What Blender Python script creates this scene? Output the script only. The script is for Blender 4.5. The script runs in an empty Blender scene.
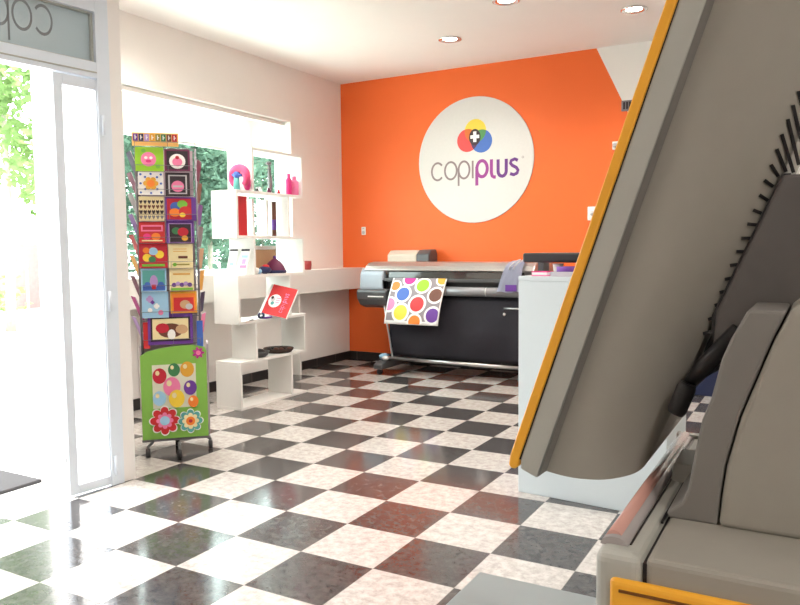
import bpy, bmesh, math, random
from mathutils import Vector, Matrix
random.seed(7)
PI = math.pi
scene = bpy.context.scene
COL = scene.collection

# ------------------------------------------------------------------ materials
def mat(name, col, rough=.5, metal=0, spec=.5, noise=0, nscale=30, emit=None, estr=0, alpha=None, coat=0, bump=0, trans=0):
    m = bpy.data.materials.new(name); m.use_nodes = True
    nt = m.node_tree; b = nt.nodes['Principled BSDF']
    b.inputs['Base Color'].default_value = (*col, 1)
    b.inputs['Roughness'].default_value = rough
    b.inputs['Metallic'].default_value = metal
    b.inputs['Specular IOR Level'].default_value = spec
    if coat: b.inputs['Coat Weight'].default_value = coat; b.inputs['Coat Roughness'].default_value = .05
    if trans: b.inputs['Transmission Weight'].default_value = trans
    if alpha is not None: b.inputs['Alpha'].default_value = alpha
    if emit: b.inputs['Emission Color'].default_value = (*emit, 1); b.inputs['Emission Strength'].default_value = estr
    if noise or bump:
        tc = nt.nodes.new('ShaderNodeTexCoord'); n = nt.nodes.new('ShaderNodeTexNoise')
        n.inputs['Scale'].default_value = nscale; n.inputs['Detail'].default_value = 4
        nt.links.new(tc.outputs['Object'], n.inputs['Vector'])
        if noise:
            mx = nt.nodes.new('ShaderNodeMix'); mx.data_type = 'RGBA'
            mx.inputs[6].default_value = (*[c * (1 - noise) for c in col], 1)
            mx.inputs[7].default_value = (*[min(1, c * (1 + noise)) for c in col], 1)
            nt.links.new(n.outputs['Fac'], mx.inputs[0]); nt.links.new(mx.outputs[2], b.inputs['Base Color'])
        if bump:
            bp = nt.nodes.new('ShaderNodeBump'); bp.inputs['Strength'].default_value = bump; bp.inputs['Distance'].default_value = .002
            nt.links.new(n.outputs['Fac'], bp.inputs['Height']); nt.links.new(bp.outputs['Normal'], b.inputs['Normal'])
    return m

def glass_mat(name, tint=(1, 1, 1), refl=.08, rough=0.0):
    m = bpy.data.materials.new(name); m.use_nodes = True; nt = m.node_tree
    for n in list(nt.nodes): nt.nodes.remove(n)
    o = nt.nodes.new('ShaderNodeOutputMaterial'); t = nt.nodes.new('ShaderNodeBsdfTransparent'); g = nt.nodes.new('ShaderNodeBsdfGlossy')
    t.inputs['Color'].default_value = (*tint, 1); g.inputs['Roughness'].default_value = rough
    lf = nt.nodes.new('ShaderNodeLayerWeight'); lf.inputs['Blend'].default_value = .5
    lw = nt.nodes.new('ShaderNodeMath'); lw.operation = 'POWER'; lw.inputs[1].default_value = 5
    nt.links.new(lf.outputs['Facing'], lw.inputs[0])
    mx = nt.nodes.new('ShaderNodeMixShader')
    nt.links.new(lw.outputs[0], mx.inputs[0]); nt.links.new(t.outputs[0], mx.inputs[1]); nt.links.new(g.outputs[0], mx.inputs[2])
    nt.links.new(mx.outputs[0], o.inputs['Surface'])
    return m

def translucent_mat(name, col, tcol, fac):
    m = bpy.data.materials.new(name); m.use_nodes = True; nt = m.node_tree
    for n in list(nt.nodes): nt.nodes.remove(n)
    o = nt.nodes.new('ShaderNodeOutputMaterial'); d = nt.nodes.new('ShaderNodeBsdfDiffuse'); t = nt.nodes.new('ShaderNodeBsdfTranslucent')
    tc = nt.nodes.new('ShaderNodeTexCoord'); n = nt.nodes.new('ShaderNodeTexNoise'); n.inputs['Scale'].default_value = 3
    mx0 = nt.nodes.new('ShaderNodeMix'); mx0.data_type = 'RGBA'
    mx0.inputs[6].default_value = (*[c * .8 for c in col], 1); mx0.inputs[7].default_value = (*[min(1, c * 1.15) for c in col], 1)
    nt.links.new(tc.outputs['Object'], n.inputs['Vector']); nt.links.new(n.outputs['Fac'], mx0.inputs[0]); nt.links.new(mx0.outputs[2], d.inputs['Color'])
    t.inputs['Color'].default_value = (*tcol, 1)
    mx = nt.nodes.new('ShaderNodeMixShader'); mx.inputs[0].default_value = fac
    nt.links.new(d.outputs[0], mx.inputs[1]); nt.links.new(t.outputs[0], mx.inputs[2]); nt.links.new(mx.outputs[0], o.inputs['Surface'])
    return m

TILE = .33
def floor_mat():
    m = bpy.data.materials.new('checker_tiles'); m.use_nodes = True; nt = m.node_tree; N = nt.nodes; Lk = nt.links
    b = N['Principled BSDF']; tc = N.new('ShaderNodeTexCoord')
    mp = N.new('ShaderNodeVectorMath'); mp.operation = 'SCALE'; mp.inputs['Scale'].default_value = 1 / TILE
    Lk.new(tc.outputs['Object'], mp.inputs[0])
    sp = N.new('ShaderNodeSeparateXYZ'); Lk.new(mp.outputs[0], sp.inputs[0])
    def mth(op, a, bb=None):
        n = N.new('ShaderNodeMath'); n.operation = op
        for i, v in enumerate((a, bb)):
            if v is None: continue
            if isinstance(v, (int, float)): n.inputs[i].default_value = v
            else: Lk.new(v, n.inputs[i])
        return n.outputs[0]
    fx = mth('FLOOR', sp.outputs[0]); fy = mth('FLOOR', sp.outputs[1])
    par = mth('FLOORED_MODULO', mth('ADD', fx, fy), 2)          # 0 = dark, 1 = light
    gx = mth('ABSOLUTE', mth('SUBTRACT', mth('SUBTRACT', sp.outputs[0], fx), .5))
    gy = mth('ABSOLUTE', mth('SUBTRACT', mth('SUBTRACT', sp.outputs[1], fy), .5))
    grout = mth('GREATER_THAN', mth('MAXIMUM', gx, gy), .4965)
    n1 = N.new('ShaderNodeTexNoise'); n1.inputs['Scale'].default_value = 26; n1.inputs['Detail'].default_value = 8; n1.inputs['Roughness'].default_value = .75
    Lk.new(tc.outputs['Object'], n1.inputs['Vector'])
    r1 = N.new('ShaderNodeValToRGB'); r1.color_ramp.elements[0].position = .38; r1.color_ramp.elements[1].position = .6
    r1.color_ramp.elements[0].color = (.42, .385, .36, 1); r1.color_ramp.elements[1].color = (.64, .61, .58, 1)
    Lk.new(n1.outputs['Fac'], r1.inputs[0])
    r2 = N.new('ShaderNodeValToRGB'); r2.color_ramp.elements[0].position = .38; r2.color_ramp.elements[1].position = .7
    r2.color_ramp.elements[0].color = (.04, .038, .04, 1); r2.color_ramp.elements[1].color = (.12, .112, .108, 1)
    Lk.new(n1.outputs['Fac'], r2.inputs[0])
    mx = N.new('ShaderNodeMix'); mx.data_type = 'RGBA'; Lk.new(par, mx.inputs[0]); Lk.new(r2.outputs[0], mx.inputs[6]); Lk.new(r1.outputs[0], mx.inputs[7])
    mg = N.new('ShaderNodeMix'); mg.data_type = 'RGBA'; Lk.new(grout, mg.inputs[0]); Lk.new(mx.outputs[2], mg.inputs[6]); mg.inputs[7].default_value = (.3, .28, .26, 1)
    Lk.new(mg.outputs[2], b.inputs['Base Color'])
    b.inputs['Roughness'].default_value = .13; b.inputs['Specular IOR Level'].default_value = .65
    n2 = N.new('ShaderNodeTexNoise'); n2.inputs['Scale'].default_value = 5; Lk.new(tc.outputs['Object'], n2.inputs['Vector'])
    bp = N.new('ShaderNodeBump'); bp.inputs['Strength'].default_value = .05; bp.inputs['Distance'].default_value = .01
    Lk.new(n2.outputs['Fac'], bp.inputs['Height']); Lk.new(bp.outputs['Normal'], b.inputs['Normal'])
    return m

M = {}
M['floor'] = floor_mat()
M['wall'] = mat('white_paint', (.86, .83, .80), .7, noise=.02, nscale=6)
M['orange'] = mat('orange_paint', (.88, .148, .022), .6, noise=.03, nscale=3)
M['ceil'] = mat('ceiling_paint', (.84, .81, .79), .8, noise=.02, nscale=4)
M['base'] = mat('black_baseboard_tile', (.03, .026, .026), .3, noise=.2)
M['joint'] = mat('baseboard_joint', (.16, .14, .13), .7)
M['frame'] = mat('white_aluminium', (.74, .81, .89), .35, noise=.02)
M['white'] = mat('white_laminate', (.84, .83, .80), .35, noise=.015)
M['counter'] = mat('counter_laminate', (.80, .77, .74), .4, noise=.015)
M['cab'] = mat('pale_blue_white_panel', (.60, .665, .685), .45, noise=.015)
M['glass'] = glass_mat('clear_glass')
M['wglass'] = glass_mat('green_tinted_glass', (.86, .93, .90))
M['tglass'] = translucent_mat('grey_film_glass', (.60, .66, .66), (.24, .26, .265), .5)
M['letter_grey'] = mat('grey_letter_film', (.22, .23, .235), .5, noise=.05)
M['pave'] = mat('pale_pavement', (.72, .70, .67), .8, noise=.08, nscale=4)
M['mat'] = mat('grey_doormat', (.036, .033, .033), .95, noise=.3, nscale=120)
M['leaf'] = translucent_mat('leaf_green', (.11, .19, .07), (.20, .31, .11), .45)
M['leaf2'] = translucent_mat('leaf_blue_green', (.085, .135, .105), (.125, .20, .145), .45)
M['bark'] = mat('bark', (.22, .20, .16), .9, noise=.4, nscale=20)
M['blind'] = translucent_mat('blind_slat', (.88, .85, .80), (.95, .90, .82), .5)
M['kgrey'] = mat('warm_grey_plastic', (.335, .318, .280), .48, noise=.03, nscale=60, bump=.05)
M['kgrey2'] = mat('grey_plastic_rim', (.46, .465, .43), .45, noise=.02, nscale=60)
M['kdark'] = mat('darker_grey_plastic', (.21, .198, .185), .5, noise=.03)
M['kmount'] = mat('dark_mount_plastic', (.125, .114, .110), .5, noise=.03)
M['kyel'] = mat('yellow_plastic', (.98, .47, .035), .38, noise=.03)
M['black'] = mat('black_plastic', (.012, .011, .013), .4, noise=.2)
M['screen'] = mat('screen_glass', (.01, .012, .015), .08, noise=.1)
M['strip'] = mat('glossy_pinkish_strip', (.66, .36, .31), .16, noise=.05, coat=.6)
M['sleeve'] = mat('grey_lilac_sleeve', (.40, .37, .37), .18, noise=.05, coat=.5)
M['table'] = mat('grey_table_top', (.27, .32, .335), .4, noise=.03)
M['metal'] = mat('brushed_metal', (.6, .6, .6), .3, 1, noise=.05)
M['silver'] = mat('silver_plastic', (.40, .37, .35), .28, .55, noise=.03)
M['pgrey'] = mat('plotter_blue_grey', (.33, .36, .41), .4, .1, noise=.03)
M['pdark'] = mat('plotter_dark_grey', (.085, .085, .09), .35, noise=.06)
M['smoke'] = mat('smoked_window', (.035, .03, .028), .08, noise=.1, coat=.5)
M['roller'] = mat('grey_roller', (.28, .28, .30), .35, .3, noise=.04)
M['cloth'] = mat('black_bin_cloth', (.016, .014, .022), .8, noise=.2, nscale=8)
M['beige'] = mat('beige_cover', (.62, .54, .45), .5, noise=.03)
M['lamp'] = mat('lamp_glow', (1, 1, 1), .5, emit=(1, .95, .86), estr=14)
M['chrome'] = mat('chrome_ring', (.75, .73, .72), .2, 1, noise=.02)
M['wire'] = mat('grey_wire', (.20, .19, .21), .4, .5, noise=.05)
M['rackpanel'] = mat('lilac_grey_panel', (.50, .40, .46), .5, noise=.05)
M['brown'] = mat('dark_brown_wicker', (.055, .03, .022), .7, noise=.4, nscale=90)
M['bluegrey'] = mat('blue_grey_plastic', (.30, .36, .46), .5, noise=.05)
M['bag'] = translucent_mat('bag_film', (.40, .42, .55), (.5, .52, .62), .3)
M['clearplastic'] = mat('milky_plastic', (.55, .53, .58), .25, noise=.05)
M['terracotta'] = mat('terracotta_wall', (.42, .16, .15), .85, noise=.2, nscale=12)
def C(name, r, g, b, rough=.5):
    key = 'c_' + name
    if key not in M:
        f = lambda v: (v / 255 / 12.92) if v / 255 <= .04045 else ((v / 255 + .055) / 1.055) ** 2.4
        M[key] = mat(name, (f(r), f(g), f(b)), rough, noise=.04, nscale=40)
    return M[key]
# print colours
for nm, rgb in dict(red=(205, 40, 45), crimson=(190, 25, 50), green=(120, 190, 60), lime=(150, 205, 40), dgreen=(60, 130, 80), pink=(240, 130, 175), hotpink=(225, 50, 130),
                    white=(246, 244, 242), cream=(240, 225, 175), orange=(240, 130, 40), yellow=(245, 210, 60), blue=(60, 100, 185), sky=(160, 205, 235), navy=(35, 40, 85),
                    purple=(105, 55, 150), lilac=(185, 150, 210), dark=(45, 32, 42), brown=(110, 62, 45), tan=(205, 165, 125), teal=(90, 170, 165), grey=(130, 125, 130),
                    lgrey=(200, 198, 200), plum=(110, 30, 75), gold=(225, 165, 50), magenta=(190, 40, 140), olive=(150, 140, 50)).items():
    C(nm, *rgb)
P = lambda n: M['c_' + n]

# ------------------------------------------------------------------ mesh builder
class MB:
    def __init__(s): s.v = []; s.f = []; s.m = []; s.sm = []; s.mats = []
    def mi(s, m):
        if m not in s.mats: s.mats.append(m)
        return s.mats.index(m)
    def face(s, idx, m, smooth=False): s.f.append(tuple(idx)); s.m.append(s.mi(m)); s.sm.append(smooth)
    def poly(s, pts, m, smooth=False):
        k = len(s.v); s.v += [tuple(p) for p in pts]; s.face(range(k, k + len(pts)), m, smooth)
    def box(s, a, b, m):
        (x0, y0, z0), (x1, y1, z1) = a, b
        k = len(s.v)
        s.v += [(x, y, z) for z in (z0, z1) for y in (y0, y1) for x in (x0, x1)]
        for q in ((0, 2, 3, 1), (4, 5, 7, 6), (0, 1, 5, 4), (2, 6, 7, 3), (0, 4, 6, 2), (1, 3, 7, 5)): s.face([k + i for i in q], m)
        return s
    def obox(s, c, ex, ey, ez, m):
        """box with centre c and half-extent vectors"""
        c, ex, ey, ez = map(Vector, (c, ex, ey, ez)); k = len(s.v)
        s.v += [tuple(c + ex * i + ey * j + ez * l) for l in (-1, 1) for j in (-1, 1) for i in (-1, 1)]
        for q in ((0, 2, 3, 1), (4, 5, 7, 6), (0, 1, 5, 4), (2, 6, 7, 3), (0, 4, 6, 2), (1, 3, 7, 5)): s.face([k + i for i in q], m)
        return s
    def prism(s, poly, fn, a, b, m, smooth=False):
        """poly: 2-D outline; fn(p, q, t) -> 3-D; t runs a..b"""
        n = len(poly); k = len(s.v)
        s.v += [tuple(fn(p[0], p[1], a)) for p in poly] + [tuple(fn(p[0], p[1], b)) for p in poly]
        s.face(range(k, k + n), m); s.face([k + n + i for i in reversed(range(n))], m)
        for i in range(n): s.face([k + i, k + n + i, k + n + (i + 1) % n, k + (i + 1) % n], m, smooth)
        return s
    def tube(s, pts, r, m, seg=10, closed=False, cap=True):
        pts = [Vector(p) for p in pts]; n = len(pts); rings = []; up = Vector((0, 0, 1))
        rr = r if isinstance(r, (list, tuple)) else [r] * n
        prev = None
        for i, p in enumerate(pts):
            if closed: d = pts[(i + 1) % n] - pts[i - 1]
            else: d = pts[min(i + 1, n - 1)] - pts[max(i - 1, 0)]
            d.normalize()
            a = prev if prev else (up if abs(d.z) < .9 else Vector((1, 0, 0)))
            u = a - d * a.dot(d); u.normalize(); w = d.cross(u); prev = u
            k = len(s.v); rings.append(k)
            s.v += [tuple(p + (u * math.cos(2 * PI * j / seg) + w * math.sin(2 * PI * j / seg)) * rr[i]) for j in range(seg)]
        for i in range(n if closed else n - 1):
            a, b = rings[i], rings[(i + 1) % n]
            for j in range(seg): s.face([a + j, a + (j + 1) % seg, b + (j + 1) % seg, b + j], m, True)
        if cap and not closed:
            s.face([rings[0] + j for j in reversed(range(seg))], m); s.face([rings[-1] + j for j in range(seg)], m)
        return s
    def cyl(s, p0, p1, r, m, seg=20): return s.tube([p0, p1], r, m, seg)
    def lathe(s, prof, c, m, seg=24, axis='z'):
        rings = []
        for r, h in prof:
            k = len(s.v); rings.append(k)
            for j in range(seg):
                a = 2 * PI * j / seg; x, y = r * math.cos(a), r * math.sin(a)
                s.v.append({'z': (c[0] + x, c[1] + y, c[2] + h), 'y': (c[0] + x, c[1] + h, c[2] + y), 'x': (c[0] + h, c[1] + x, c[2] + y)}[axis])
        for a, b in zip(rings, rings[1:]):
            for j in range(seg): s.face([a + j, a + (j + 1) % seg, b + (j + 1) % seg, b + j], m, True)
        s.face([rings[0] + j for j in reversed(range(seg))], m); s.face([rings[-1] + j for j in range(seg)], m)
        return s
    def ball(s, c, r, m, seg=16, rings=10, sc=(1, 1, 1), jit=0, seed=0):
        rnd = random.Random(seed); k0 = len(s.v)
        for i in range(1, rings):
            th = PI * i / rings
            for j in range(seg):
                a = 2 * PI * j / seg; q = 1 + jit * (rnd.random() - .5)
                s.v.append((c[0] + r * sc[0] * q * math.sin(th) * math.cos(a), c[1] + r * sc[1] * q * math.sin(th) * math.sin(a), c[2] + r * sc[2] * q * math.cos(th)))
        t = len(s.v); s.v += [(c[0], c[1], c[2] + r * sc[2]), (c[0], c[1], c[2] - r * sc[2])]
        for i in range(rings - 2):
            for j in range(seg):
                a = k0 + i * seg; b = a + seg
                s.face([a + j, b + j, b + (j + 1) % seg, a + (j + 1) % seg], m, True)
        for j in range(seg):
            s.face([t, k0 + j, k0 + (j + 1) % seg], m, True); b = k0 + (rings - 2) * seg
            s.face([t + 1, b + (j + 1) % seg, b + j], m, True)
        return s
    def build(s, name, parent=None, loc=(0, 0, 0), rotz=0, bevel=0, seg=2, origin=None, weld=False):
        me = bpy.data.meshes.new(name)
        o = Vector(origin) if origin is not None else Vector((0, 0, 0))
        me.from_pydata([tuple(Vector(p) - o) for p in s.v], [], s.f)
        for m in s.mats: me.materials.append(m)
        for p, i, q in zip(me.polygons, s.m, s.sm): p.material_index = i; p.use_smooth = q
        bm = bmesh.new(); bm.from_mesh(me)
        if weld: bmesh.ops.remove_doubles(bm, verts=bm.verts, dist=1e-5)
        bmesh.ops.recalc_face_normals(bm, faces=bm.faces); bm.to_mesh(me); bm.free()
        ob = bpy.data.objects.new(name, me); COL.objects.link(ob)
        if parent: ob.parent = parent
        ob.location = o if origin is not None else loc
        ob.rotation_euler = (0, 0, rotz)
        if bevel:
            md = ob.modifiers.new('bevel', 'BEVEL'); md.width = bevel; md.segments = seg; md.limit_method = 'ANGLE'; md.angle_limit = math.radians(35)
            md.harden_normals = False
        return ob
def tag(o, label=None, cat=None, group=None, kind=None):
    if label: o['label'] = label
    if cat: o['category'] = cat
    if group: o['group'] = group
    if kind: o['kind'] = kind
    return o
def thing(name, label, cat, loc=(0, 0, 0), rotz=0, group=None):
    o = bpy.data.objects.new(name, None); COL.objects.link(o); o.empty_display_size = .05
    o.location = loc; o.rotation_euler = (0, 0, rotz)
    return tag(o, label, cat, group)
class Wd:
    """builds parts given in world coordinates under a thing whose root sits at loc (no rotation)"""
    def __init__(s, root): s.r = root
    def __call__(s, name, mb, parent=None, **k):
        ob = mb.build(name, parent or s.r, **k)
        if parent is None: ob.location = ob.location - s.r.location
        return ob
def struct(name, mb, **k): return tag(mb.build(name, **k), kind='structure')
def xz(p, q, t): return (p, t, q)          # outline in x-z, extruded along y
def xy(p, q, t): return (p, q, t)
def yz(p, q, t): return (t, p, q)
def arc(cx, cy, r, a0, a1, n=14, ry=None):
    ry = r if ry is None else ry
    return [(cx + r * math.cos(math.radians(a0 + (a1 - a0) * i / n)), cy + ry * math.sin(math.radians(a0 + (a1 - a0) * i / n))) for i in range(n + 1)]
def stroke(mb, pts, w, fn, m):
    """flat ribbon along a 2-D path, mapped by fn(x, y)"""
    n = len(pts); L = []; R = []
    closed = math.dist(pts[0], pts[-1]) < 1e-6
    for i in range(n):
        if closed: a, b = pts[(i - 1) % (n - 1)], pts[(i + 1) % (n - 1) if i < n - 1 else 1]
        else: a, b = pts[max(i - 1, 0)], pts[min(i + 1, n - 1)]
        dx, dy = b[0] - a[0], b[1] - a[1]; l = math.hypot(dx, dy) or 1; nx, ny = -dy / l * w / 2, dx / l * w / 2
        L.append((pts[i][0] + nx, pts[i][1] + ny)); R.append((pts[i][0] - nx, pts[i][1] - ny))
    k = len(mb.v)
    for a, b in zip(L, R): mb.v += [tuple(fn(*a)), tuple(fn(*b))]
    for i in range(n - 1): mb.face([k + 2 * i, k + 2 * i + 1, k + 2 * i + 3, k + 2 * i + 2], m)
def clip(poly, test_axis, val, keep_less):
    out = []; n = len(poly)
    for i in range(n):
        a, b = poly[i], poly[(i + 1) % n]
        ia = (a[test_axis] <= val) == keep_less; ib = (b[test_axis] <= val) == keep_less
        if ia: out.append(a)
        if ia != ib:
            t = (val - a[test_axis]) / (b[test_axis] - a[test_axis]); out.append((a[0] + (b[0] - a[0]) * t, a[1] + (b[1] - a[1]) * t))
    return out
def circ(cx, cy, r, n=24, ry=None):
    ry = r if ry is None else ry
    return [(cx + r * math.cos(2 * PI * i / n), cy + ry * math.sin(2 * PI * i / n)) for i in range(n)]
def clip01(p):
    for ax, v, k in ((0, 0, False), (0, 1, True), (1, 0, False), (1, 1, True)):
        if len(p) < 3: return []
        p = clip(p, ax, v, k)
    return p if len(p) >= 3 else []
def convex_clip(P1, P2):
    out = list(P1); n = len(P2)
    for i in range(n):
        a, b = P2[i], P2[(i + 1) % n]; inp = out; out = []
        side = lambda p: (b[0] - a[0]) * (p[1] - a[1]) - (b[1] - a[1]) * (p[0] - a[0])
        for j in range(len(inp)):
            p, q = inp[j], inp[(j + 1) % len(inp)]; sp, sq = side(p), side(q)
            if sp >= 0: out.append(p)
            if (sp >= 0) != (sq >= 0):
                t = sp / (sp - sq); out.append((p[0] + (q[0] - p[0]) * t, p[1] + (q[1] - p[1]) * t))
    return out
def flower(cx, cy, r, n=8, ry=None):
    ry = ry or r; q = lambda a: .72 + .28 * abs(math.cos(n * a / 2)) ** .7
    return [(cx + r * q(a) * math.cos(a), cy + ry * q(a) * math.sin(a)) for a in [2 * PI * i / (n * 10) for i in range(n * 10)]]

# ------------------------------------------------------------------ camera
cam = bpy.data.cameras.new('camera'); co = bpy.data.objects.new('camera', cam); COL.objects.link(co); scene.camera = co
cam.sensor_fit = 'HORIZONTAL'; cam.sensor_width = 36; cam.lens = 738.754 / 800 * 36; cam.clip_start = .02; cam.clip_end = 300
yaw, pit, rol = map(math.radians, (29.4208, -4.1339, -.5370))
F = Vector((-math.sin(yaw) * math.cos(pit), math.cos(yaw) * math.cos(pit), math.sin(pit)))
rt = Vector((math.cos(yaw), math.sin(yaw), 0)); up = rt.cross(F)
R2 = rt * math.cos(rol) + up * math.sin(rol); U2 = -rt * math.sin(rol) + up * math.cos(rol)
mw = Matrix((R2, U2, -F)).transposed().to_4x4(); mw.translation = (1.726, -2.583, 1.175); co.matrix_world = mw

# ------------------------------------------------------------------ room shell
YW, XL, ZC = 4.06, -2.72, 2.92
P0 = Vector((-1.33, -.01, 0)); D = Vector((.105, .995, 0)).normalized(); NN = Vector((D.y, -D.x, 0))    # door wall: along D, room side NN
XR, YF = 3.7, -4.6
pF = P0 + D * ((YF - P0.y) / D.y)
RET = Vector((-2.72, .70, 0))
b = MB(); b.poly([(pF.x, YF, 0), (XR, YF, 0), (XR, YW, 0), (XL, YW, 0), (XL, RET.y, 0), (P0.x, P0.y, 0)], M['floor']); struct('floor', b)
b = MB(); b.prism([(pF.x - .15, YF - .1), (XR + .1, YF - .1), (XR + .1, YW + .1), (XL - .3, YW + .1), (XL - .3, .45), (P0.x - .25, P0.y - .1)], xy, ZC, ZC + .15, M['ceil']); struct('ceiling', b)
# back wall: orange field with a slanted right edge, white beyond
b = MB()
xe = lambda z: -.012 + (ZC - z) * .475
b.poly([(XL - .3, YW, 0), (xe(0), YW, 0), (xe(ZC), YW, ZC), (XL - .3, YW, ZC)], M['orange'])
b.poly([(xe(0), YW, 0), (XR + .1, YW, 0), (XR + .1, YW, ZC), (xe(ZC), YW, ZC)], M['wall'])
b.poly([(XL - .3, YW + .1, 0), (XR + .1, YW + .1, 0), (XR + .1, YW + .1, ZC), (XL - .3, YW + .1, ZC)], M['wall'])
struct('wall_back', b)
# left wall with window opening
wy0, wy1, wz0, wz1 = .88, 3.19, .985, 2.405
xo = XL - .2
b = MB()
b.box((xo, RET.y, 0), (XL + .07, YW, .765), M['wall'])
b.box((xo, RET.y, .765), (XL, YW, wz0), M['wall'])
b.box((xo, RET.y, wz1), (XL, YW, ZC), M['wall'])
b.box((xo, RET.y, wz0), (XL, wy0, wz1), M['wall'])
b.box((xo, wy1, wz0), (XL, YW, wz1), M['wall'])
struct('wall_left', b)
b = MB(); e = (RET - P0); t_ = Vector((-e.y, e.x, 0)).normalized()
q = [P0 + D * .028, RET, RET + Vector((-.2, 0, 0)), RET + Vector((-.2, -.08, 0)), P0 - D * .02 + Vector((-.1, 0.0, 0))]
b.prism([(p.x, p.y) for p in q], xy, 0, ZC, M['wall']); struct('wall_return', b)
b = MB(); b.box((XR, YF, 0), (XR + .1, YW, ZC), M['wall']); struct('wall_right', b)
b = MB(); b.box((pF.x, YF - .1, 0), (XR, YF, ZC), M['wall']); struct('wall_front', b)
# door wall in its own frame: s along D (negative towards the camera), t out of the room
def dw(s, t, z): p = P0 + D * s - NN * t; return (p.x, p.y, z)
def dbox(mb, s0, s1, t0, t1, z0, z1, m):
    c = [(a + bb) / 2 for a, bb in ((s0, s1), (t0, t1), (z0, z1))]
    mb.obox(dw(*c), D * (s1 - s0) / 2, -NN * (t1 - t0) / 2, (0, 0, (z1 - z0) / 2), m)
S_END = -1.32; sF = (YF - P0.y) / D.y
b = MB(); dbox(b, -.045, .028, 0, .10, 0, ZC, M['wall']); dbox(b, S_END, -.045, 0, .12, 2.40, ZC, M['wall']); dbox(b, sF, S_END, 0, .12, 0, ZC, M['wall']); struct('wall_door', b)
b = MB()
dbox(b, -.115, -.045, -.012, .07, 0, 2.40, M['frame']); dbox(b, S_END, S_END + .07, -.012, .07, 0, 2.40, M['frame'])
dbox(b, S_END + .07, -.115, -.012, .07, 2.325, 2.40, M['frame']); dbox(b, S_END + .07, -.115, -.012, .07, 2.012, 2.088, M['frame'])
dbox(b, S_END + .07, -.115, -.016, -.012, 2.035, 2.042, M['kgrey2'])
struct('trim_1', b, bevel=.004)
# narrow fixed leaf of the double door
dr = thing('door_1', None, None, dw(-.2, .02, 0)); dr['kind'] = 'structure'; W = Wd(dr)
b = MB(); t0, t1 = -.006, .044
dbox(b, -.336, -.290, t0, t1, .006, 2.006, M['frame']); dbox(b, -.122, -.085, t0, t1, .006, 2.006, M['frame'])
dbox(b, -.290, -.122, t0, t1, .006, .052, M['frame']); dbox(b, -.290, -.122, t0, t1, 1.955, 2.006, M['frame'])
W('door_frame', b, bevel=.003)
b = MB(); dbox(b, -.292, -.120, .014, .02, .05, 1.957, M['glass']); W('pane', b)
for z in (.10, .93, 1.79):
    b = MB(); b.cyl(dw(-.094, -.016, z - .05), dw(-.094, -.016, z + .05), .008, M['frame'], 10); W('hinge', b)
b = MB(); dbox(b, -.339, -.335, .008, .022, 1.02, 1.06, M['kdark']); dbox(b, -.339, -.335, .008, .022, .94, .99, M['kdark']); dbox(b, -.339, -.335, .01, .02, 1.80, 1.82, M['kdark']); dbox(b, -.339, -.335, .01, .02, .17, .19, M['kdark']); W('lock_plate', b)
# transom light above the door
tr = thing('window_2', None, None, dw(-.6, .03, 2.1)); tr['kind'] = 'structure'; W = Wd(tr)
b = MB(); dbox(b, S_END + .07, -.115, .025, .031, 2.085, 2.328, M['tglass']); W('pane', b)
b = MB()
for s0, s1, z0, z1 in ((S_END + .07, -.115, 2.085, 2.096), (S_END + .07, -.115, 2.317, 2.328), (-.126, -.115, 2.096, 2.317), (S_END + .07, S_END + .081, 2.096, 2.317)):
    dbox(b, s0, s1, .008, .025, z0, z1, M['kgrey2'])
W('glazing_bead', b)
b = MB(); GW, GH = .085, .128
def tl(sr):            # letters read mirrored from inside: glyph x runs towards -s
    return lambda x, y: dw(sr - x * GW, .0245, 2.173 + y * GH)
lw = .11
stroke(b, arc(.5, .5, .5, 40, 320, 20), lw, tl(-.312), M['letter_grey'])
stroke(b, arc(.5, .5, .5, 0, 360, 28), lw, tl(-.408), M['letter_grey'])
stroke(b, arc(.5, .5, .5, 0, 360, 28), lw, tl(-.512), M['letter_grey']); stroke(b, [(0, .95), (0, -.47)], lw, tl(-.512), M['letter_grey'])
stroke(b, [(0, 1), (0, 0)], lw, tl(-.625), M['letter_grey'])
stroke(b, arc(.5, .5, .5, 0, 360, 28), .2, tl(-.66), M['letter_grey']); stroke(b, [(0, .95), (0, -.47)], .2, tl(-.66), M['letter_grey'])
stroke(b, [(0, 1.3), (0, .15), (.1, 0), (.25, 0)], .2, tl(-.775), M['letter_grey'])
stroke(b, [(0, 1), (0, .4)] + arc(.45, .4, .45, 180, 360, 10, .4) + [(.9, 1)], .2, tl(-.83), M['letter_grey'])
stroke(b, [(.7, .9), (.3, 1), (.05, .75), (.35, .52), (.72, .27), (.4, 0), (.0, .1)], .2, tl(-.935), M['letter_grey'])
W('lettering', b)
# window in the left wall
wn = thing('window_1', None, None, (XL - .14, 2, wz0)); wn['kind'] = 'structure'; W = Wd(wn)
b = MB(); xf0, xf1 = XL - .17, XL - .12
for y0, y1, z0, z1 in ((wy0, wy0 + .045, wz0, wz1), (wy1 - .045, wy1, wz0, wz1), (wy0, wy1, wz0, wz0 + .03), (wy0, wy1, wz1 - .04, wz1), (2.66, 2.70, wz0, wz1)):
    b.box((xf0, y0, z0), (xf1, y1, z1), M['frame'])
W('window_frame', b)
b = MB(); b.box((XL - .146, wy0 + .04, wz0 + .025), (XL - .144, wy1 - .04, wz1 - .035), M['wglass']); W('pane', b)
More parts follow.
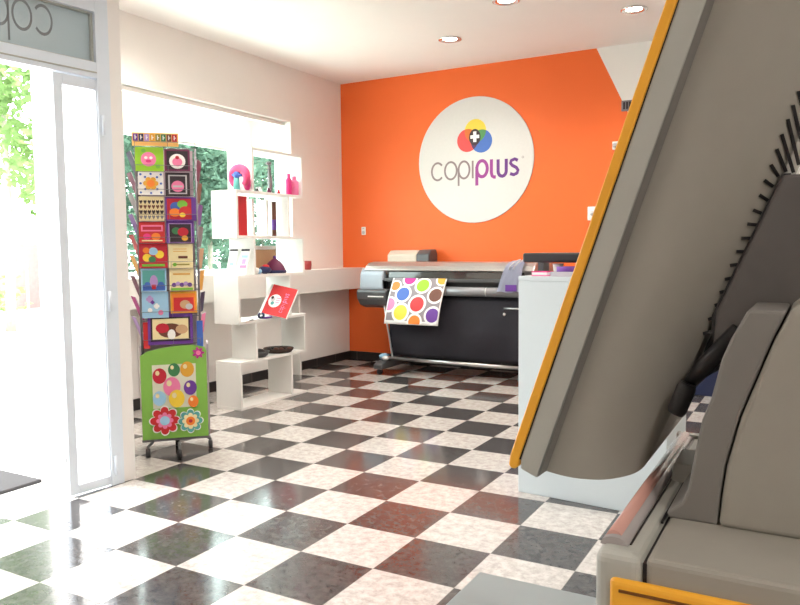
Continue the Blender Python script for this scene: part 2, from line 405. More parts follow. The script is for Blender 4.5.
# blind: headrail, slats, bottom rail
bl = thing('venetian_blind', 'white slatted blind drawn partway down the side window above the counter', 'blind', (XL - .07, 2, 2.38)); W = Wd(bl)
b = MB(); b.box((XL - .10, wy0 + .02, 2.365), (XL - .045, wy1 - .03, 2.40), M['white']); W('headrail', b, bevel=.003)
b = MB()
z = 2.35
while z > 2.075:
    b.obox((XL - .07, (wy0 + wy1) / 2, z), (.007, 0, .0105), (0, (wy1 - wy0) / 2 - .04, 0), (.0004, 0, -.0003), M['blind']); z -= .0195
W('slats', b)
b = MB(); b.box((XL - .082, wy0 + .03, 2.045), (XL - .058, wy1 - .04, 2.062), M['white']); W('bottom_rail', b, bevel=.003)
# baseboards
b = MB(); b.box((XL + .07, RET.y + .1, 0), (XL + .082, YW, .085), M['base'])
y = .8
while y < YW: b.box((XL + .0821, y - .003, 0), (XL + .0828, y + .003, .085), M['joint']); y += .33
struct('baseboard_left', b)
b = MB(); b.box((XL + .082, YW - .012, 0), (XR, YW, .085), M['base'])
x = -2.55
while x < XR: b.box((x - .003, YW - .0128, 0), (x + .003, YW - .0121, .085), M['joint']); x += .33
struct('baseboard_back', b)

# ------------------------------------------------------------------ wall logo disc
lg = thing('wall_sign', 'round white sign with coloured emblem and grey and purple letters on orange wall', 'sign', (-1.153, YW - .01, 2.025)); W = Wd(lg)
b = MB(); b.lathe([(.598, 0), (.602, .002), (.602, .0095)], (-1.180, YW - .01, 2.025), C('sign white', 214, 212, 210), 72, 'y'); W('disc', b)
b = MB(); yb = YW - .0105
wl = lambda k: (lambda x, y: (x, yb - .0003 * k, y))
ra = .094
cs = dict(y=(-1.166, 2.302), r=(-1.248, 2.216), b=(-1.102, 2.200)); rr = dict(y=.112, r=.110, b=.110)
pc = {k: circ(*cs[k], rr[k], 40) for k in cs}
fl = lambda p, k, m: b.poly([wl(k)(*q) for q in p], m) if len(p) > 2 else None
fl(pc['y'], 1, C('logo yellow', 235, 205, 70)); fl(pc['r'], 1.5, C('logo red', 225, 75, 75)); fl(pc['b'], 2, C('logo blue', 70, 110, 190))
fl(convex_clip(pc['y'], pc['r']), 3, C('logo orange', 215, 110, 45)); fl(convex_clip(pc['y'], pc['b']), 3.3, C('logo green', 75, 140, 80))
fl(convex_clip(pc['r'], pc['b']), 3.6, C('logo violet', 75, 40, 85))
fl(circ(-1.171, 2.242, .060, 30, .078), 4, C('logo dark', 50, 32, 42))
px, pz = -1.171, 2.246
fl([(px - .046, pz - .016), (px + .046, pz - .016), (px + .046, pz + .016), (px - .046, pz + .016)], 5, P('white'))
fl([(px - .016, pz - .05), (px + .016, pz - .05), (px + .016, pz + .05), (px - .016, pz + .05)], 5.3, P('white'))
W('emblem', b)
b = MB(); lgx = C('logo grey', 135, 120, 122); lp1 = C('logo magenta', 150, 60, 140); lp2 = C('logo purple', 105, 50, 130)
tw = .020
stroke(b, arc(-1.572, 1.936, .064, 42, 318, 22, .084), tw, wl(1), lgx)
stroke(b, arc(-1.428, 1.937, .064, 0, 360, 30, .084), tw, wl(1), lgx)
stroke(b, arc(-1.286, 1.937, .058, 0, 360, 30, .082), tw, wl(1), lgx); stroke(b, [(-1.344, 1.96), (-1.344, 1.785)], tw, wl(1.3), lgx)
stroke(b, [(-1.194, 2.02), (-1.194, 1.851)], tw, wl(1), lgx)
W('thin_lettering', b)
b = MB(); bw = .032
stroke(b, arc(-1.097, 1.937, .054, 0, 360, 30, .076), bw, wl(1), lp1); stroke(b, [(-1.151, 1.96), (-1.151, 1.78)], bw, wl(1.3), lp1)
stroke(b, [(-1.000, 2.02), (-1.000, 1.89), (-.992, 1.862), (-.975, 1.852), (-.955, 1.85)], bw, wl(1), lp1)
stroke(b, [(-.932, 2.015), (-.932, 1.915)] + arc(-.891, 1.905, .041, 180, 360, 10, .05) + [(-.85, 1.915), (-.85, 2.015)], bw, wl(1), lp2)
stroke(b, [(-.735, 1.993), (-.765, 2.008), (-.80, 1.996), (-.808, 1.972), (-.79, 1.95), (-.75, 1.928), (-.733, 1.903), (-.742, 1.876), (-.775, 1.862), (-.812, 1.874)], bw * .95, wl(1), lp2)
stroke(b, arc(-.685, 2.02, .009, 0, 360, 12), .004, wl(1), lgx)
W('bold_lettering', b)

# wall sockets and small wall devices
def plate(name, label, x, z, w, h, d, m, cat='socket', extra=None):
    t = thing(name, label, cat, (x, YW - .001, z)); W = Wd(t)
    b = MB(); b.box((x - w / 2, YW - d, z - h / 2), (x + w / 2, YW - .001, z + h / 2), m); W('plate', b, bevel=.004)
    if extra: extra(W, x, z, d)
def sock(W, x, z, d):
    b = MB(); b.lathe([(.018, 0), (.018, -.002), (.012, -.003)], (x, YW - d, z - .015), P('lgrey'), 16, 'y'); W('outlet', b)
    b = MB(); b.box((x - .012, YW - d - .004, z + .018), (x + .012, YW - d, z + .032), P('lgrey')); W('switch', b)
plate('wall_socket', 'small white wall socket on the orange wall above the counter end', -2.449, 1.37, .05, .085, .012, P('white'), extra=sock)
def lens(W, x, z, d):
    b = MB(); b.lathe([(.022, 0), (.02, -.02), (.008, -.03)], (x, YW - d, z), P('lgrey'), 16, 'y'); W('lens', b)
plate('wall_sensor', 'small white sensor on the orange wall right of the round sign, upper one', 0.165, 2.06, .05, .07, .03, P('white'), 'sensor', lens)
plate('door_chime', 'white rounded wall box low on the orange wall, half behind the yellow bezel', -.02, 1.475, .09, .12, .05, P('white'), 'wall box', lens)
def slots(W, x, z, d):
    b = MB()
    for i in (-1, 0, 1): b.box((x + i * .025 - .008, YW - d - .002, z - .03), (x + i * .025 + .008, YW - d, z + .03), P('dark'))
    W('grille', b)
plate('wall_vent', 'small dark vent high on the white wall strip beside the yellow bezel', .262, 2.395, .10, .09, .02, P('grey'), 'vent', slots)

# ------------------------------------------------------------------ ceiling downlights
def downlight(x, y, label, vis=True, power=45):
    t = thing('recessed_downlight', label, 'ceiling light', (x, y, ZC), 0, 'recessed ceiling lights')
    b = MB(); b.lathe([(.062, 0), (.095, -.001), (.098, -.008), (.085, -.012), (.064, -.006), (.062, 0)], (0, 0, 0), M['chrome'], 28); b.build('trim_ring', t)
    b = MB(); b.lathe([(.061, -.0005), (.05, -.003), (.01, -.004)], (0, 0, 0), M['lamp'], 24); b.build('lamp', t)
    l = bpy.data.lights.new('lamp_light', 'SPOT'); l.energy = power; l.color = (1, .93, .84); l.spot_size = math.radians(150); l.spot_blend = 1; l.shadow_soft_size = .05
    lo = bpy.data.objects.new('lamp_light', l); COL.objects.link(lo); lo.location = (x, y, ZC - .03)
downlight(-.991, 3.125, 'recessed ceiling spotlight above the round sign on the orange wall')
downlight(.505, 3.126, 'recessed ceiling spotlight beside the top of the yellow bezel, nearest the white wall strip')
downlight(-.235, 2.46, 'recessed ceiling spotlight cut off by the top of the photo, between the other two')
for x, y in ((-.9, .9), (.5, .9), (1.9, .9), (-.2, -.9), (2.9, -.9), (-.6, -2.6), (3.0, -3.2), (-2.1, 1.1), (-1.75, .7)):  # unseen spots added to brighten the room, left wall and kiosk
    downlight(x, y, 'unseen recessed ceiling spotlight added to brighten the shop', power=80 if y < -2 else 45)

# ------------------------------------------------------------------ counter along the left wall
ct = thing('wall_counter', 'long thick white counter under the window running to the orange wall', 'counter', (-2.58, 2.3, .765)); W = Wd(ct)
b = MB(); b.box((XL + .001, .78, .767), (-2.45, YW - .002, .985), M['counter']); W('slab', b, bevel=.004)
for y in (1.2, 2.95):
    b = MB(); b.box((XL + .075, y, 0), (-2.48, y + .025, .767), M['counter']); W('support_panel', b)

# ------------------------------------------------------------------ zigzag shelf
zs = thing('zigzag_shelf', 'tall white zigzag bookcase of staggered open boxes standing in front of the counter', 'bookcase', (-2.04, 1.9, 0)); W = Wd(zs)
xb0, xb1, th = -2.16, -1.92, .02
zl = [.01, .347, .645, .985, 1.275, 1.605, 1.925]
A_, B_ = (1.50, 2.12), (1.68, 2.30)
for i, z in enumerate(zl):
    y0, y1 = (1.68, 2.30) if i == 6 else (1.50, 2.30)
    b = MB(); b.box((xb0, y0, z - th / 2), (xb1, y1, z + th / 2), M['white']); W('shelf_board', b, bevel=.0015)
for i in range(6):
    y0, y1 = (A_ if i % 2 == 0 else B_); z0, z1 = zl[i] + th / 2, zl[i + 1] - th / 2
    for ya in (y0, y1 - th):
        b = MB(); b.box((xb0, ya, z0), (xb1, ya + th, z1), M['white']); W('side_panel', b, bevel=.0015)
SH = [z + th / 2 + .0005 for z in zl]
# contents ---------------------------------------------------------
# level 1 ledge: pink round toy
t = thing('plush_toy', 'round pink plush toy with a blue middle on the upper ledge of the zigzag shelf', 'toy', (-1.975, 1.60, SH[4 + 0 + 1])); W = Wd(t); z0 = SH[5]
b = MB(); pk = C('toy pink', 225, 75, 125)
b.tube([(-1.975 + .072 * math.cos(a), 1.60, z0 + .092 + .066 * math.sin(a)) for a in [math.radians(-50 + 280 * i / 20) for i in range(21)]], [.020 + .014 * math.sin(PI * i / 20) for i in range(21)], pk, 12); W('ring', b)
b = MB(); b.ball((-1.985, 1.585, z0 + .112), .030, P('blue'), sc=(1, .7, .95)); b.tube([(-2.03, 1.585, z0 + .118), (-1.985, 1.58, z0 + .105), (-1.935, 1.585, z0 + .108)], .011, P('blue'), 8); W('body', b)
b = MB(); b.tube([(-1.992, 1.59, z0 + .004), (-1.988, 1.587, z0 + .09)], [.026, .02], P('teal'), 10); W('legs', b)
b = MB(); b.ball((-1.987, 1.585, z0 + .158), .018, P('plum')); W('head', b)
t = thing('toy_bag', 'dark pink pouch behind the round plush toy at the shelf panel', 'pouch', (-1.90, 1.645, SH[5])); W = Wd(t)
b = MB(); b.ball((-1.945, 1.65, SH[5] + .055), .055, P('hotpink'), sc=(.55, .45, 1), jit=.08); W('body', b)
b = MB(); b.ball((-1.945, 1.65, SH[5] + .116), .014, P('plum')); W('knot', b)
# level 1 interior
spec = [(-1.98, 1.80, .016, 'dark', 'small dark trinket at the front left of the top shelf box'), (-2.0, 1.86, .019, 'white', 'small white trinket in the top shelf box'), (-1.97, 1.93, .017, 'plum', 'small plum trinket in the middle of the top shelf box'),
        (-2.02, 1.99, .02, 'white', 'larger white trinket beside the grey figurine in the top shelf box'), (-1.98, 2.06, .015, 'crimson', 'small red trinket at the right of the top shelf box')]
for x, y, r, c, l in spec:
    t = thing('trinket', l, 'trinket', (x, y, SH[5]), 0, 'trinkets in the top box of the shelf')
    b = MB(); b.lathe([(r * .9, 0), (r, r * .5), (r * .7, r * 1.3), (r * .3, r * 1.5)], (0, 0, 0), P(c), 14); b.build('base', t)
    b = MB(); b.ball((0, 0, r * 1.8), r * .6, P('lgrey' if c == 'dark' else c), 10, 8); b.build('knob', t)
t = thing('figurine', 'tall slim grey figurine at the back of the top shelf box', 'figurine', (-2.10, 2.10, SH[5])); W = Wd(t); z0 = SH[5]
b = MB(); b.lathe([(.035, 0), (.035, .012), (.02, .02)], (-2.10, 2.10, z0), P('grey'), 18); W('base', b)
b = MB(); b.tube([(-2.10, 2.10, z0 + .015), (-2.10, 2.104, z0 + .10), (-2.10, 2.098, z0 + .18), (-2.10, 2.10, z0 + .235)], [.014, .019, .013, .010], P('grey'), 12); W('body', b)
b = MB(); b.ball((-2.10, 2.093, z0 + .25), .019, P('grey'), sc=(1, 1.5, .8)); W('head', b)
for x, y, h, r, c, l in ((-1.96, 2.165, .165, .024, 'hotpink', 'hot pink bottle at the right of the top shelf box'), (-1.96, 2.235, .15, .035, 'pink', 'pale pink bottle against the right side of the top shelf box')):
    t = thing('bottle', l, 'bottle', (x, y, SH[5]), 0, 'pink bottles in the top box'); m = P(c)
    b = MB(); b.lathe([(r * .9, 0), (r, .005), (r, h * .7), (r * .5, h * .82)], (0, 0, 0), m, 18); b.build('body', t)
    b = MB(); b.lathe([(r * .45, h * .82), (r * .5, h * .83), (r * .5, h), (r * .3, h + .002)], (0, 0, 0), m, 16); b.build('cap', t)
# level 2: red folder and white upright boards
z0 = SH[4]
t = thing('box_file', 'tall red box file with white marks in the second shelf box from the top', 'box file', (-1.99, 1.60, z0)); W = Wd(t)
b = MB(); b.obox((-2.0, 1.60, z0 + .145), (.028, .065, 0), (-.012, .006, 0), (0, 0, .1445), P('red')); W('cover', b, bevel=.002)
b = MB()
nx = Vector((.42, -.9, 0)).normalized(); c0 = Vector((-2.0, 1.60, z0)) + nx * .014; ex = Vector((.028, .065, 0)).normalized()
for u, zz, w, h in ((.035, .23, .02, .03), (.035, .17, .02, .02), (-.05, .10, .025, .035)):
    b.obox(c0 + ex * u + Vector((0, 0, zz)), ex * w / 2, nx * .0008, (0, 0, h / 2), P('white'))
W('label_print', b)
for x, y, c, l in ((-2.06, 1.79, 'white', 'white upright display board beside the red box file'), (-2.06, 1.955, 'white', 'white upright display board at the right of the second shelf box')):
    t = thing('display_board', l, 'board', (x, y, z0), 0, 'white display boards in the second box'); W = Wd(t)
    b = MB(); b.box((x - .05, y - .012, z0), (x + .05, y + .012, z0 + .28), M['white']); W('panel', b, bevel=.003)
    b = MB(); b.box((x - .07, y - .02, z0), (x + .07, y + .02, z0 + .008), M['white']); W('foot', b)
t = thing('paper_roll', 'brown and purple upright rolled poster between the two white boards', 'roll', (-2.0, 2.04, z0)); W = Wd(t)
b = MB(); b.cyl((-2.02, 2.045, z0), (-2.02, 2.045, z0 + .27), .018, P('brown')); W('tube', b)
b = MB(); b.cyl((-2.02, 2.045, z0 + .05), (-2.02, 2.045, z0 + .13), .0185, P('purple')); W('band', b)
# level 3 ledge: two flyer holders
for x, c, l in ((-2.09, 'white', 'white flyer board with a black clip on the shelf ledge, next to the window'), (-1.975, 'lilac', 'flyer board with pink and lilac print and a black clip, next to the tan box')):
    t = thing('clipboard', l, 'clipboard', (x, 1.62, SH[3]), 0, 'clipped flyer boards on the ledge'); W = Wd(t)
    z0 = SH[3]; dv = Vector((0, .055, .185)); n_ = Vector((0, -.185, .055)).normalized(); c0 = Vector((x, 1.605, z0 + .004))
    b = MB(); b.obox(c0 + dv / 2, (.042, 0, 0), n_ * .003, dv / 2, P('white')); W('board', b)
    b = MB(); b.obox(c0 + dv * .45 + n_ * .004, (.036, 0, 0), n_ * .0008, dv * .4, P('white'))
    if c == 'lilac':
        b.obox(c0 + dv * .3 + n_ * .0055, (.03, 0, 0), n_ * .0005, dv * .06, P('pink')); b.obox(c0 + dv * .5 + n_ * .0055, (.018, 0, 0), n_ * .0005, dv * .1, P('lilac')); b.obox(c0 + dv * .7 + n_ * .0055, (.03, 0, 0), n_ * .0005, dv * .05, P('sky'))
    else: b.obox(c0 + dv * .4 + n_ * .0055, (.02, 0, 0), n_ * .0005, dv * .05, P('sky'))
    W('flyer', b)
    b = MB()
    for k in (-1, 0, 1): b.obox(c0 + dv * .96 + n_ * .006 + Vector((k * .026, 0, 0)), (.011, 0, 0), n_ * .004, dv * .035, P('dark'))
    W('clip', b)
# level 3 interior
z0 = SH[3]
t = thing('cardboard_box', 'tan cardboard box standing in the third shelf box from the top', 'box', (-2.1, 2.0, z0)); W = Wd(t)
b = MB(); b.box((-2.155, 1.80, z0), (-2.06, 2.11, z0 + .185), P('tan')); W('carton', b, bevel=.002)
b = MB(); b.box((-2.157, 1.795, z0 + .186), (-2.055, 2.115, z0 + .215), M['white']); W('lid', b, bevel=.003)
t = thing('pouch', 'white and pale blue crumpled pouch at the left of the third shelf box', 'pouch', (-1.98, 1.74, z0)); W = Wd(t)
b = MB(); b.ball((-1.97, 1.745, z0 + .026), .042, P('white'), sc=(.9, 1.0, .6), jit=.12, seed=2); W('bag', b)
b = MB(); b.ball((-1.945, 1.765, z0 + .022), .02, P('sky'), jit=.1); W('tassel', b)
t = thing('pouch', 'navy and red fabric pouch in front of the tan cardboard box', 'pouch', (-1.97, 1.86, z0)); W = Wd(t)
b = MB(); b.ball((-1.97, 1.86, z0 + .03), .05, P('navy'), sc=(.9, 1.1, .6), jit=.12, seed=3); W('bag', b)
b = MB(); b.ball((-1.965, 1.865, z0 + .057), .026, P('red'), sc=(1, 1.1, .6), jit=.1); W('flap', b)
t = thing('cloth_cap', 'plum and purple cloth cap heaped at the right of the third shelf box', 'cap', (-1.98, 2.05, z0)); W = Wd(t)
b = MB(); b.lathe([(.082, 0), (.086, .02), (.07, .06), (.045, .09), (.018, .11), (.006, .118)], (-2.01, 2.03, z0), P('plum'), 20); W('crown', b)
b = MB(); b.lathe([(.088, 0), (.092, .012), (.088, .024)], (-2.01, 2.03, z0), P('navy'), 20); W('band', b)
b = MB(); b.ball((-2.01, 2.03, z0 + .125), .013, P('purple')); W('button', b)
# red mug on the counter
t = thing('mug', 'small dark red mug on the counter right of the zigzag shelf', 'mug', (-2.53, 3.15, .9855)); W = Wd(t)
b = MB(); b.lathe([(.038, 0), (.043, .004), (.048, .05), (.045, .085), (.041, .085), (.038, .01)], (-2.53, 3.15, .9855), C('mug red', 150, 50, 50), 22); W('cup', b)
b = MB(); b.tube([(-2.53, 3.15 + .046 + .022 * math.sin(PI * i / 8), .9855 + .022 + .046 * i / 8) for i in range(9)], .006, C('mug red', 150, 50, 50), 8); W('handle', b)
# level 4: leaning red book, papers, ribbons
z0 = SH[2]
t = thing('book', 'red book with a white round picture leaning out of the middle of the shelf', 'book', (-1.93, 1.89, z0)); W = Wd(t)
e1 = Vector((.2, .085, -.05)).normalized(); e2 = Vector((-.08, .18, .222)); e2 = e2 - e1 * e2.dot(e1); h2 = e2.length; e2n = e2.normalized(); n_ = e1.cross(e2n).normalized()
BL = Vector((-2.0, 1.815, .700)); wB = .222
if n_.y > 0: n_ = -n_
bc = lambda u, v, o=0: BL + e1 * (u * wB) + e2n * (v * h2) + n_ * o
b = MB(); b.obox(bc(.5, .5, -.009), e1 * wB / 2, e2n * h2 / 2, n_ * .008, P('white')); W('pages', b)
b = MB(); b.obox(bc(.5, .5, 0), e1 * wB / 2, e2n * h2 / 2, n_ * .001, P('white')); b.obox(bc(.53, .5, .0015), e1 * wB * .445, e2n * h2 / 2, n_ * .0004, C('book red', 205, 45, 50))
dec = lambda pts, m, o: b.poly([bc(x, y, o) for x, y in pts], m)
dec(circ(.36, .47, .22, 26, .22), P('white'), .0024); dec(circ(.28, .50, .07, 12), P('lgrey'), .003); dec(circ(.31, .38, .06, 12), P('teal'), .0031); dec(circ(.24, .56, .05, 12), P('dark'), .0032)
for k in range(3): dec([(.38, .42 + .07 * k), (.54, .42 + .07 * k), (.54, .445 + .07 * k), (.38, .445 + .07 * k)], P('pink'), .003)
tx = lambda x, y: bc(.70 - (y - .5) * .12, .14 + x * .075, .003)      # title set sideways
for k, g in enumerate('copiplus'):
    sw = .16 if k < 4 else .3
    gx = lambda x, y, k=k: tx(k * 1.12 + x, y)
    if g == 'c': stroke(b, arc(.45, .5, .42, 45, 315, 12), sw, gx, P('pink'))
    elif g in 'op': stroke(b, arc(.45, .5, .42, 0, 360, 14), sw, gx, P('pink'))
    elif g in 'il': stroke(b, [(.4, 1), (.4, 0)], sw, gx, P('pink'))
    elif g == 'u': stroke(b, [(.1, 1), (.1, .3), (.45, 0), (.8, .3), (.8, 1)], sw, gx, P('pink'))
    elif g == 's': stroke(b, [(.8, .9), (.3, 1), (.1, .75), (.7, .3), (.5, 0), (.1, .1)], sw, gx, P('pink'))
    if g == 'p': stroke(b, [(.03, .9), (.03, -.5)], sw, gx, P('pink'))
W('cover', b)
for x, y, rz, c, l in ((-1.99, 1.66, .15, 'white', 'white sheet of paper at the left of the middle shelf box'), (-1.99, 1.90, -.1, 'white', 'creased white paper partly under the leaning red book')):
    b = MB(); n = 6
    for i in range(n + 1):
        for j in range(2): b.v.append((.075 * (2 * j - 1), .10 * (2 * i / n - 1), .0015 + .012 * abs(math.sin(i * 1.1)) * (1 if i else 0)))
    for i in range(n): b.face([2 * i, 2 * i + 1, 2 * i + 3, 2 * i + 2], P('white'), True)
    o = b.build('paper_sheet', None, (x, y, z0), rz); tag(o, l, 'paper')
t = thing('ribbon_bow', 'dark navy and purple ribbon bow at the foot of the leaning red book', 'bow', (-1.93, 1.80, z0)); W = Wd(t)
b = MB()
for sgn in (-1, 1): b.tube([(-1.925, 1.745, z0 + .012)] + [(-1.925 + .006 * math.sin(a), 1.745 + sgn * .03 * math.sin(a), z0 + .014 + .016 * (1 - math.cos(a))) for a in (.6, 1.3, 2, 2.7)], .009, P('navy'), 8)
W('loops', b)
b = MB(); b.tube([(-1.925, 1.745, z0 + .012), (-1.918, 1.80, z0 + .008), (-1.915, 1.86, z0 + .009)], .008, P('purple'), 8); W('tail', b)
# level 5: black dish and wicker tray
z0 = SH[1]
t = thing('dish', 'dark grey dish at the left of the second shelf from the floor', 'dish', (-2.0, 1.79, z0)); W = Wd(t)
b = MB(); b.lathe([(.05, 0), (.075, .02), (.085, .045), (.08, .045), (.068, .02), (.04, .008)], (-2.0, 1.80, z0), M['pdark'], 24); W('bowl', b)
b = MB(); b.ball((-2.0, 1.80, z0 + .035), .055, M['black'], sc=(1, 1, .5), jit=.1); W('filling', b)
t = thing('wicker_tray', 'round dark brown wicker tray on the second shelf from the floor', 'tray', (-2.02, 2.06, z0)); W = Wd(t)
b = MB(); b.lathe([(.10, 0), (.118, .018), (.122, .034), (.114, .034), (.105, .016), (.09, .01)], (-2.035, 2.085, z0), M['brown'], 30); W('basket', b)
b = MB()
for k in range(9):
    a = k * 2.4; r = .015 + .0095 * k; b.ball((-2.035 + r * math.cos(a), 2.085 + r * math.sin(a), z0 + .03), .019, (M['brown'], M['black'], P('brown'))[k % 3], 10, 6, (1.2, 1, .6))
W('filling', b); 

# ------------------------------------------------------------------ greeting card rack
RX, RY = -1.50, .47; RA = math.radians(45)
rk = thing('card_rack', 'tall wheeled greeting card rack with a green balloon sign beside the door', 'card rack', (RX, RY, 0), RA)
# rack-local frame: x along the front face (right), -y towards the room
b = MB()
for x in (-.175, .15):
    for y in (.02, .20): b.tube([(x, y, .085), (x, y, 1.76)], .006, M['wire'], 8)
for z in (.64, .80, .95, 1.085, 1.225, 1.355, 1.495, 1.63, 1.76):
    b.tube([(-.175, .02, z), (.15, .02, z), (.15, .20, z), (-.175, .20, z)], .0025, M['wire'], 6, closed=True)
    b.tube([(-.175, -.018, z + .03), (.15, -.018, z + .03)], .0015, M['wire'], 6)
    for x in (-.175, 0, .15): b.tube([(x, .02, z), (x, -.018, z), (x, -.018, z + .03)], .0014, M['wire'], 6)
b.build('wire_frame', rk)
b = MB(); b.box((-.17, .10, .10), (.135, .108, 1.76), M['rackpanel']); b.build('back_panel', rk)
b = MB(); b.box((-.19, .02, .085), (-.182, .215, .63), M['rackpanel']); b.build('side_panel', rk)
b = MB(); b.box((.184, .02, .085), (.192, .215, .63), M['rackpanel']); b.build('side_panel', rk)
b = MB(); b.box((-.19, -.005, .075), (.192, .22, .09), M['wire']); b.build('base_tray', rk, bevel=.003)
# wheels under the base: positions measured on the floor, in local axes
for wx, wy in ((-.156, -.06), (.018, -.162 + .02), (.19, .03), (0.0, .17)):
    b = MB(); b.tube([(wx, wy, .03), (wx, wy, .062), (wx * .85, wy * .7 + .03, .076)], .009, M['pdark'], 8); b.cyl((wx - .012, wy, .027), (wx + .012, wy, .027), .026, M['black'], 18); b.build('caster', rk)
# green sign: decals on a board
def decals(mb, fn, items):
    """items: (polygon in 0..1, material); stacked in order along the board normal"""
    for k, (p, m) in enumerate(items):
        c = clip01(p) if len(p) < 40 else p
        if len(c) < 3: continue
        mb.poly([fn(x, y, .0006 * (k + 1)) for x, y in c], m)
def rect(x0, y0, x1, y1): return [(x0, y0), (x1, y0), (x1, y1), (x0, y1)]
b = MB(); sx0, sx1, sz0, sz1 = -.186, .18, .092, .632
top = [(1, .93), (.97, .975), (.8, 1.0), (.55, .995), (.3, .975), (.1, .945), (0, .90)]
b.prism([(sx0 + (sx1 - sx0) * u, sz0 + (sz1 - sz0) * v) for u, v in [(0, 0), (1, 0)] + top], xz, -.012, 0, C('sign green', 135, 190, 80))
sf = lambda u, v, o: (sx0 + (sx1 - sx0) * u, -.0122 - o, sz0 + (sz1 - sz0) * v)
it = [(rect(.17, .33, .83, .80), C('sign pale', 225, 225, 205))]
for u, v, r, c in ((.28, .68, .105, 'crimson'), (.50, .74, .09, 'dgreen'), (.70, .74, .105, 'gold'), (.46, .56, .13, 'pink'), (.74, .54, .10, 'purple'), (.27, .44, .10, 'sky'), (.53, .43, .12, 'yellow'), (.78, .39, .08, 'orange')):
    it.append((circ(u, v, r, 22, r * .8), P(c))); it.append((circ(u - r * .3, v + r * .3, r * .3, 12, r * .25), P('cream')))
it += [(flower(.34, .20, .24, 8, .165), P('white')), (flower(.34, .20, .22, 8, .15), P('red')), (flower(.34, .20, .13, 8, .09), P('pink')), (circ(.34, .20, .075, 16, .05), P('sky')),
       (flower(.73, .18, .20, 8, .135), P('white')), (flower(.73, .18, .185, 8, .125), P('teal')), (flower(.73, .18, .13, 8, .088), P('cream')), (circ(.73, .18, .07, 16, .048), P('orange')), (circ(.73, .18, .03, 12, .02), P('crimson'))]
decals(b, sf, it)
sg = b.build('balloon_sign', rk); sg['label'] = 'green sign with balloons and two big flowers'
b = MB(); b.poly([(.135 + .035 * math.cos(a) * (.8 + .2 * math.cos(7 * a)), -.018, .585 + .035 * math.sin(a) * (.8 + .2 * math.cos(7 * a))) for a in [2 * PI * i / 56 for i in range(56)]], P('magenta'))
b.poly([(.135 + .014 * math.cos(a), -.0188, .585 + .014 * math.sin(a)) for a in [2 * PI * i / 14 for i in range(14)]], P('pink')); b.build('flower_sticker', rk)
# header
b = MB(); b.box((-.19, .0, 1.768), (.06, .006, 1.842), C('header yellow', 245, 190, 110))
for k, c in enumerate(('purple', 'navy', 'lilac', 'gold', 'olive', 'dgreen', 'brown', 'crimson')):
    u = -.186 + .030 * k; b.box((u + .002, -.0012, 1.795), (u + .028, 0, 1.835), P(c))
    b.box((u + .011, -.002, 1.803), (u + .016, -.0013, 1.828), P('white')); b.box((u + .011, -.002, 1.813), (u + .022, -.0013, 1.818), P('white'))
hd = b.build('header_strip', rk); hd['label'] = 'header strip of small coloured letter squares'
# cards --------------------------------------------------------------
rackM = Matrix.Translation((RX, RY, 0)) @ Matrix.Rotation(RA, 4, 'Z')
def card(x0, x1, z0, z1, bg, items, label, name='greeting_card', lean=.02, y=-.006):
    w, h = x1 - x0, z1 - z0; c = rackM @ Vector(((x0 + x1) / 2, y, z0))
    t = thing(name, label, 'card', c, RA, 'greeting cards in the rack front')
    b = MB(); fn = lambda u, v, o: (-w / 2 + w * u, lean * v - .0024 - o, h * v)
    b.obox((0, lean / 2, h / 2), (w / 2, 0, 0), (0, .0022, 0), (0, lean / 2, h / 2), P('white'))
    b.poly([fn(*p, .0002) for p in rect(0, 0, 1, 1)], P(bg)); b.build('sheet', t)
    if items:
        b = MB(); decals(b, fn, items); b.build('picture_print', t)
def lines(x0, x1, ys, h, c): return [(rect(x0, y, x1, y + h), P(c)) for y in ys]
def hearts(n, y, r, c):
    out = []
    for k in range(n):
        cx = (k + .5) / n
        out.append(([(cx, y - r), (cx + r * .7, y + r * .2), (cx + r * .45, y + r * .8), (cx, y + r * .45), (cx - r * .45, y + r * .8), (cx - r * .7, y + r * .2)], P(c)))
    return out
card(-.177, -.024, 1.626, 1.763, 'lime', [(circ(.47, .5, .27, 24, .3), P('pink')), (circ(.38, .56, .06, 10), P('white')), (circ(.56, .56, .06, 10), P('white')), (circ(.47, .42, .10, 12, .06), P('hotpink')), (circ(.3, .85, .08, 10), P('green')), (circ(.8, .2, .08, 10), P('green'))], 'lime green card with a pink round face, top left of the rack front')
card(-.019, .12, 1.629, 1.755, 'plum', [(rect(.08, .08, .92, .92), P('dark')), (circ(.5, .45, .32, 24, .34), P('white')), (circ(.5, .42, .2, 18, .2), P('pink')), (circ(.5, .62, .08, 10), P('crimson'))], 'dark plum card with a white and pink disc, top right of the rack front')
card(-.165, -.028, 1.494, 1.623, 'white', [(circ(u, v, .05, 10), P('blue')) for u, v in ((.1, .1), (.5, .08), (.9, .1), (.1, .5), (.9, .5), (.1, .9), (.5, .92), (.9, .9), (.28, .25), (.75, .25), (.28, .78), (.75, .78))] + [(flower(.5, .5, .30, 6), P('gold')), (circ(.5, .5, .16, 14), P('orange'))], 'white card with an orange flower among blue dots')
card(-.018, .116, 1.487, 1.623, 'dark', [(rect(.12, .1, .88, .9), P('lgrey')), (rect(.18, .15, .82, .85), P('dark')), (circ(.5, .42, .26, 22, .24), P('pink')), (rect(.3, .38, .7, .46), P('lgrey'))], 'black card with a silver frame line and a pink disc')
card(-.165, -.03, 1.348, 1.486, 'cream', hearts(6, .78, .1, 'dark') + hearts(6, .58, .1, 'brown') + hearts(6, .36, .11, 'dark') + hearts(6, .15, .1, 'grey'), 'cream card covered in rows of dark hearts')
